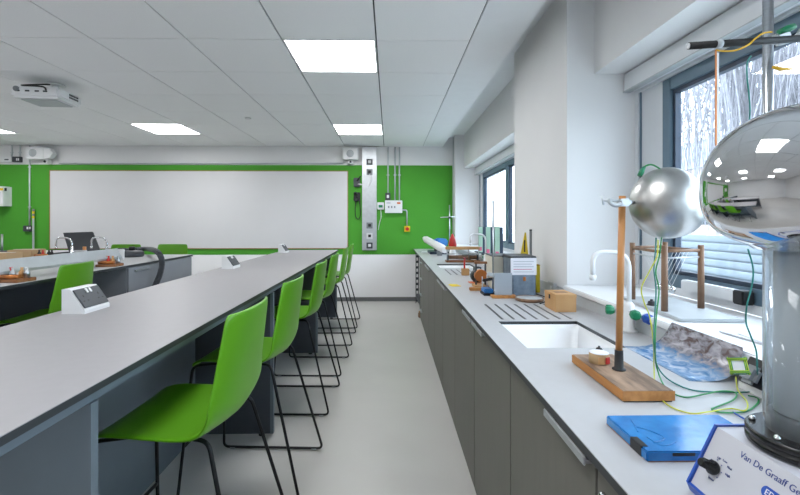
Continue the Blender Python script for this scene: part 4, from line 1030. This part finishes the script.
# ------------------------------------------------------------------ things along the window bench
# wooden box near grooves
x0, x1, y0, y1 = .768, .865, 1.975, 2.115
t = thing('wooden_box', ((x0 + x1) / 2, (y0 + y1) / 2, BZ), 'small light wooden lidded box on draining grooves', 'box')
MB().box(x0, x1, y0, y1, BZ, BZ + .062, .0015).done('body', 'wood_light', t); MB().box(x0 - .001, x1 + .001, y0 - .001, y1 + .001, BZ + .0625, BZ + .082, .0015).done('lid', 'wood_light', t)
MB().box(x0 - .004, x0 - .0011, 2.04, 2.052, BZ + .052, BZ + .072).done('clasp', 'black', t)
MB().box(x0 + .02, x1 - .02, y0 + .05, y1 - .05, BZ + .0821, BZ + .0828).done('lid_patch', 'wood_red', t)
# grey steel instrument box
p, q = at(512.5, 296, z=BZ), at(536, 296, z=BZ)
y0 = p.y; x0, x1 = p.x, q.x; h = (296 - 256) / F * y0
t = thing('instrument_box', ((x0 + x1) / 2, y0 + .1, BZ), 'grey steel instrument box with white paper notice on front', 'instrument')
MB().box(x0, x1, y0, y0 + .2, BZ, BZ + h * .93, .004).done('case', 'box_steel', t); MB().box(x0 - .003, x1 + .003, y0 - .003, y0 + .2, BZ + h * .9301, BZ + h, .003).done('lid', 'dark_grey', t)
pp_ = MB().box(x0 - .012, x1 + .002, y0 - .0055, y0 - .0035, BZ + h * .53, BZ + h * .955).done('paper_notice', 'paper', t)
for k in range(5): MB().box(x0 + .004, x1 - .014 - .01 * (k % 2), y0 - .0062, y0 - .0056, BZ + h * (.86 - .065 * k), BZ + h * (.875 - .065 * k)).done('print_line', 'print_grey' if k != 3 else 'pink', pp_)
MB().box((x0 + x1) / 2 - .006, (x0 + x1) / 2 + .008, y0 - .004, y0 - .0002, BZ + h * .38, BZ + h * .48).done('latch', 'copper', t)
t = thing('small_yellow_box', (.89, y0 + .1, BZ), 'small yellow box peeping out right of instrument box', 'box')
a = at(537.5, 269, y=y0 + .12); MB().box(a.x - .012, a.x + .012, y0 + .11, y0 + .16, BZ + .0, a.z + .02, .002).done('carton', 'yellow', t); MB().box(a.x - .0125, a.x + .0125, y0 + .1095, y0 + .1605, a.z + .0201, a.z + .026).done('flap', 'tape_yellow', t)
# yellow pointed sign and dark blade behind it
yb_ = y0 + .23
t = thing('yellow_marker', at(525, 256, y=yb_), 'tall yellow and black triangular marker behind instrument box', 'marker')
p, q, r_ = at(520.5, 256, y=yb_), at(528.5, 256, y=yb_), at(525.5, 232.5, y=yb_)
MB().prism([(p.x, BZ), (q.x, BZ), (q.x, q.z), (r_.x + .003, r_.z), (r_.x - .003, r_.z), (p.x, p.z)], yb_, yb_ + .008).done('blade', 'yellow', t)
a = at(524.6, 240, y=yb_); b = at(524.6, 252, y=yb_); MB().box(a.x - .004, a.x + .004, yb_ - .0008, yb_ - .0001, b.z, a.z).done('stripe', 'black', t)
t = thing('steel_ruler', at(531, 256, y=yb_), 'thin dark ruler standing beside the yellow marker', 'ruler')
p, q = at(529.5, 256, y=yb_ + .02), at(531.8, 231, y=yb_ + .02); MB().box(p.x, q.x, yb_ + .015, yb_ + .022, BZ, q.z, .001).done('blade', 'mid_grey', t); MB().box(p.x, q.x, yb_ + .0149, yb_ + .0221, q.z + .0001, q.z + .01).done('tip', 'dark_grey', t)
# round tray in front
c = at(527, 298.8, z=BZ); t = thing('round_tray', (c.x, c.y, BZ), 'round wooden rimmed tray in front of instrument box', 'tray')
c = Vector((c.x - .005, 2.27, BZ))
MB().lathe(c, [(.066, 0), (.073, .003), (.073, .018), (.069, .018), (.068, .010), (.001, .010)], 40).done('rim', 'wood_dark', t); MB().lathe(c + Vector((0, 0, .0101)), [(.0675, 0), (.0675, .006), (.001, .0062)], 40).done('disc', 'plastic_grey', t)
cable('black_lead', [at(536, 294, z=bz), at(545, 297, z=bz), at(546, 301, z=bz), at(540, 303.5, z=bz)], .003, 'black', 'short black lead curling beside round tray')
t = thing('wall_socket', (.94, 2.6, BZ), 'grey socket on the upstand right of instrument box', 'socket')
p = at(540, 285, x=.944); MB().box(.930, .9482, 2.42, 2.52, BZ + .012, BZ + .068, .003).done('plate', 'galv', t); MB().box(.9265, .9299, 2.45, 2.47, BZ + .03, BZ + .05).done('rocker', 'plastic_white', t)
# grey sheet on wooden foot
p, q = at(494.5, 297.5, z=BZ), at(509.5, 296, z=BZ)
t = thing('grey_sheet_stand', (p.x, p.y, BZ), 'pale grey upright sheet on wooden foot beside instrument box', 'panel')
h = at(500, 273, y=p.y).z
MB().box(p.x - .02, q.x + .02, p.y - .035, p.y + .02, BZ, BZ + .014, .002).done('foot', 'wood_edge', t)
MB().box(p.x, q.x, p.y - .004, p.y + .002, BZ + .0141, h).done('sheet', 'acrylic_sheet', t)
# stand with silver pole
c = at(492.5, 296, z=BZ); c.y = p.y + .10; c.x = at(493, 250, y=c.y).x
t = thing('silver_pole_stand', (c.x - .03, c.y, BZ), 'tall thin silver rod stand with blue base on bench', 'stand')
MB().box(c.x - .065, c.x + .02, c.y - .05, c.y + .05, BZ, BZ + .014, .003).done('base', 'black', t); MB().box(c.x - .06, c.x - .008, c.y - .045, c.y + .045, BZ + .0141, BZ + .038, .004).done('blue_block', 'blue_plastic', t)
MB().cyl((c.x, c.y, BZ + .0141), (c.x, c.y, at(493, 201, y=c.y).z), .0048, n=14).done('rod', 'steel', t)
MB().obox((c.x - .012, c.y - .012, BZ + .115), (.05, .022, .022), (0, R(14), 0), .004).done('clamp', 'galv', t)
MB().obox((c.x - .03, c.y + .004, BZ + .085), (.06, .018, .016), (0, R(-10), 0), .004).done('clamp', 'black', t)
for dx, zz in ((-.058, .10), (-.03, .11)):
    MB().cyl((c.x + dx, c.y + .02, BZ + .0382), (c.x + dx, c.y + .02, BZ + zz), .003, n=8).done('thin_rod', 'galv', t)
# plank piece, motor, block, sticky note, pens
def onb(px, py): return at(px, py, z=BZ)
c = onb(478, 290.5); t = thing('wood_offcut', c, 'short wooden offcut left of the blue stand base', 'wood block')
MB().box(c.x - .05, c.x + .06, c.y - .012, c.y + .025, BZ, BZ + .018, .002).done('block', 'wood_edge', t); MB().box(c.x - .02, c.x + .02, c.y - .005, c.y + .01, BZ + .0181, BZ + .0195).done('label_patch', 'cardboard', t)
c = onb(477.5, 283); c.y += .03
t = thing('small_motor', c, 'small black electric motor with orange ring on bench', 'motor')
MB().lathe((c.x, c.y - .02, BZ + .045), [(.012, -.022), (.036, -.02), (.042, -.01), (.042, .04), (.03, .045)], 24, 'y').done('body', 'black', t)
MB().lathe((c.x, c.y - .041, BZ + .045), [(.024, -.006), (.024, 0)], 24, 'y').done('face_ring', 'mid_grey', t); MB().lathe((c.x, c.y - .0471, BZ + .045), [(.012, -.012), (.012, 0)], 16, 'y').done('spindle', 'plastic_white', t)
MB().box(c.x - .055, c.x + .03, c.y - .045, c.y + .035, BZ, BZ + .0025).done('base_plate', 'orange', t)
MB().box(c.x - .02, c.x + .02, c.y - .03, c.y + .025, BZ + .0026, BZ + .012).done('saddle', 'black', t)
c = onb(465.5, 275.5); t = thing('orange_block', c, 'small orange wooden block with red rod on top', 'block')
MB().box(c.x - .026, c.x + .03, c.y - .002, c.y + .05, BZ, BZ + .052, .002).done('block', 'wood_light', t); MB().cyl((c.x - .004, c.y + .024, BZ + .0521), (c.x - .004, c.y + .024, BZ + .125), .007, n=12).done('red_rod', 'red', t)
MB().cyl((c.x + .004, c.y + .024, BZ + .1251), (c.x - .01, c.y + .024, BZ + .14), .003, n=8).done('tip', 'pink', t)
c = onb(454.5, 285.5); t = thing('sticky_note', c, 'yellow sticky note lying near the bench edge', 'note')
MB().obox((c.x, c.y, BZ + .0012), (.062, .09, .0016), (0, 0, .15)).done('sheet', 'yellow', t); MB().obox((c.x - .004, c.y + .012, BZ + .0027), (.05, .065, .0012), (0, 0, -.1)).done('sheet', 'yellow', t)
# orange-wood rheostat frame
a, b = onb(446, 262), onb(480, 258)
yr = 4.42; xa, xb = at(446, 255, y=yr).x, at(480, 255, y=yr).x
yr = 4.45
t = thing('wooden_frame_apparatus', ((xa + xb) / 2, yr, BZ), 'long brown wooden apparatus with raised top bar beyond far sink', 'apparatus')
z1 = at(462, 247, y=yr).z
MB().box(xa, xb, yr - .05, yr + .05, BZ, BZ + .020, .003).done('base_board', 'wood_red', t)
MB().box(xa, xb, yr - .035, yr + .035, z1 - .025, z1 + .004, .004).done('top_bar', 'wood_light', t)
for x in (xa + .012, xb - .012, (xa + xb) / 2 + .06):
    MB().cyl((x, yr - .02, BZ + .0201), (x, yr - .02, z1 - .0251), .006, n=10).done('pillar', 'steel', t)
MB().cyl((xa + .03, yr, BZ + .05), (xb - .03, yr, BZ + .05), .02, n=16).done('coil_tube', 'wood_dark', t)
MB().cyl((xa + .02, yr - .03, z1 - .07), (xb - .02, yr - .03, z1 - .07), .005, n=8).done('slide_rod', 'steel', t)
for x in (xa + .022, xb - .022): MB().box(x - .006, x + .006, yr - .025, yr + .025, BZ + .0201, BZ + .075).done('end_cheek', 'dark_grey', t)
# blue and white telescope-like tube at the far end
p, q = at(424.5, 238.5, y=5.9), at(445, 250, y=5.2)
t = thing('tube_instrument', (p.x, p.y, BZ), 'white tube instrument with blue body at far bench corner', 'instrument')
v = (q - p).normalized()
MB().tube([p - v * .02, p, p + v * .06, p + v * .07, q - v * .1, q], [.022, .03, .03, .045, .05, .04], 20).done('tube', 'plastic_white', t)
m_ = p.lerp(q, .45); MB().obox((m_.x + .09, m_.y + .06, m_.z - .0), (.16, .30, .10), (R(-8), R(6), .1), .02).done('body', 'blue_plastic', t)
MB().box(m_.x - .05, m_.x + .17, m_.y - .1, m_.y + .28, BZ, BZ + .030, .004).done('base', 'navy', t)
MB().box(m_.x + .02, m_.x + .10, m_.y - .02, m_.y + .1, BZ + .0301, m_.z - .03).done('yoke', 'dark_grey', t)
MB().box(m_.x + .02, m_.x + .08, m_.y - .32, m_.y - .25, BZ, BZ + .06, .004).done('front_prop', 'mid_grey', t)
for kk, (px, py, dy) in enumerate(((421.5, 250.6, 0), (428, 252.5, 0))):
    c = onb(px, py); c.y = min(c.y, 6.3)
c = onb(430, 252.0)
t = thing('flat_papers', (.55, 5.9, BZ), 'flat papers on bench corner beneath white tube instrument', 'paper')
MB().obox((.50, 5.88, BZ + .002), (.16, .24, .002), (0, 0, .2)).done('sheet', 'print_grey', t); MB().obox((.51, 5.86, BZ + .0042), (.15, .2, .0016), (0, 0, -.1)).done('sheet', 'paper', t)
c = at(452.5, 247, y=5.0); t = thing('red_funnel', (c.x, 5.0, BZ), 'red and white cone standing behind the wooden apparatus', 'cone')
zt2 = at(453, 234, y=5.0).z
MB().lathe((c.x, 5.0, BZ), [(.05, 0), (.052, .006), (.042, .012), (.03, (zt2 - BZ) * .45)], 24).done('lower_cone', 'plastic_white', t); MB().lathe((c.x, 5.0, BZ + (zt2 - BZ) * .4501), [(.045, 0), (.048, .03), (.034, .09), (.012, (zt2 - BZ) * .52), (.006, (zt2 - BZ) * .55)], 24).done('upper_cone', 'red', t)
# clamp stand at the far corner
yy2 = 5.75; c = at(449.5, 240, y=yy2)
t = thing('corner_clamp_stand', (c.x, yy2, BZ), 'thin clamp stand with side arm near green wall corner', 'stand')
MB().obox((c.x, yy2, BZ + .006), (.10, .16, .012), bevel=.003).done('base', 'dark_grey', t); MB().cyl((c.x, yy2, BZ + .0121), (c.x, yy2, at(450, 205, y=yy2).z), .008, n=12).done('rod', 'steel', t)
a, b = at(440.5, 217.4, y=yy2 - .02), at(456, 216.6, y=yy2 - .02); MB().cyl(a, b, .006, n=10).done('arm', 'galv', t); MB().obox((c.x, yy2 - .012, a.z), (.034, .03, .03), bevel=.005).done('boss', 'dark_grey', t)
# magazine files on far sill, boxes
for k, (px, lab) in enumerate(((472, 'leftmost green fronted file standing on far window sill'), (481, 'middle green fronted file standing on far window sill'), (493, 'rightmost green fronted file standing on far window sill'))):
    yk = 4.62 - .36 * k; c = at(px, 256, y=yk); z0 = ZSILL; z1 = at(px, 227, y=yk).z; x0 = c.x
    x0 = max(x0, .96)
    t = thing('magazine_file', (x0, yk, z0), lab, 'file', 'files on the far sill')
    MB().box(x0, x0 + .075, yk, yk + .22, z0, z0 + .012).done('floor_board', 'navy', t)
    MB().box(x0 + .045, x0 + .075, yk, yk + .22, z0 + .0121, z1, .002).done('spine', 'navy', t)
    MB().box(x0, x0 + .0445, yk, yk + .012, z0 + .0121, z1, .001).done('front_card', 'file_green', t)
    MB().box(x0 + .006, x0 + .036, yk - .0018, yk - .0001, z0 + .03, z0 + .07).done('label_patch', 'pink', t)
p = at(488, 273, y=2.62)
t = thing('cream_navy_box', (p.x + .07, 2.65, BZ), 'cream and navy instrument box lying left of the steel box', 'box')
zz = at(495, 257, y=2.6).z; xq = at(510, 260, y=2.62).x
MB().box(p.x + .03, p.x + .095, 2.62, 2.84, BZ, zz, .006).done('cream_side', 'cream', t); MB().box(p.x + .0951, xq + .03, 2.62, 2.84, BZ, zz - .004, .006).done('navy_side', 'navy', t)
MB().box(p.x + .0301, xq + .02, 2.63, 2.83, zz + .0001, zz + .006).done('lid', 'dark_grey', t)
c = onb(486, 277); t = thing('copper_coil_frame', (c.x, c.y, BZ), 'small brown coil frame with pillars behind the grey sheet', 'apparatus')
c.y = 2.62 + .12; c.x = at(483, 270, y=c.y).x
MB().box(c.x - .06, c.x + .03, c.y - .04, c.y + .06, BZ, BZ + .016, .002).done('base', 'wood_light', t)
for dx in (-.045, .015): MB().cyl((c.x + dx, c.y, BZ + .0161), (c.x + dx, c.y, BZ + .15), .006, n=10).done('pillar', 'dark_grey', t)
MB().lathe((c.x - .015, c.y - .02, BZ + .075), [(.036, 0), (.04, .004), (.04, .036), (.036, .04)], 20, 'y').done('coil', 'copper', t)
MB().box(c.x - .055, c.x + .025, c.y - .01, c.y + .01, BZ + .1501, BZ + .164).done('cap_bar', 'wood_red', t)
for px, py, sz, mm, nm, lab, ct in ((489, 262, (.09, .1, .06), 'mid_grey', 'grey_meter', 'grey meter box by the far sink tap', 'meter'), (470, 257, (.07, .12, .05), 'black', 'black_case', 'small black case beside wooden apparatus', 'case'), (476, 268, (.05, .06, .06), 'dark_grey', 'power_block', 'dark power block behind orange block', 'power supply')):
    c = onb(px, py + 6)
    if nm == 'grey_meter': c = Vector((.86, 3.55, BZ))
    if nm == 'black_case': c = Vector((.85, 4.75, BZ))
    if nm == 'power_block': c = Vector((.70, 3.42, BZ))
    t = thing(nm, c, lab, ct)
    MB().obox(c + Vector((0, 0, sz[2] / 2)), sz, (0, 0, .15), .004).done('case', mm, t)
    MB().obox(c + Vector((0, -sz[1] / 2 - .006, sz[2] * .6)), (sz[0] * .6, .004, sz[2] * .4), (0, 0, .15), .001).done('face', 'plastic_white', t)
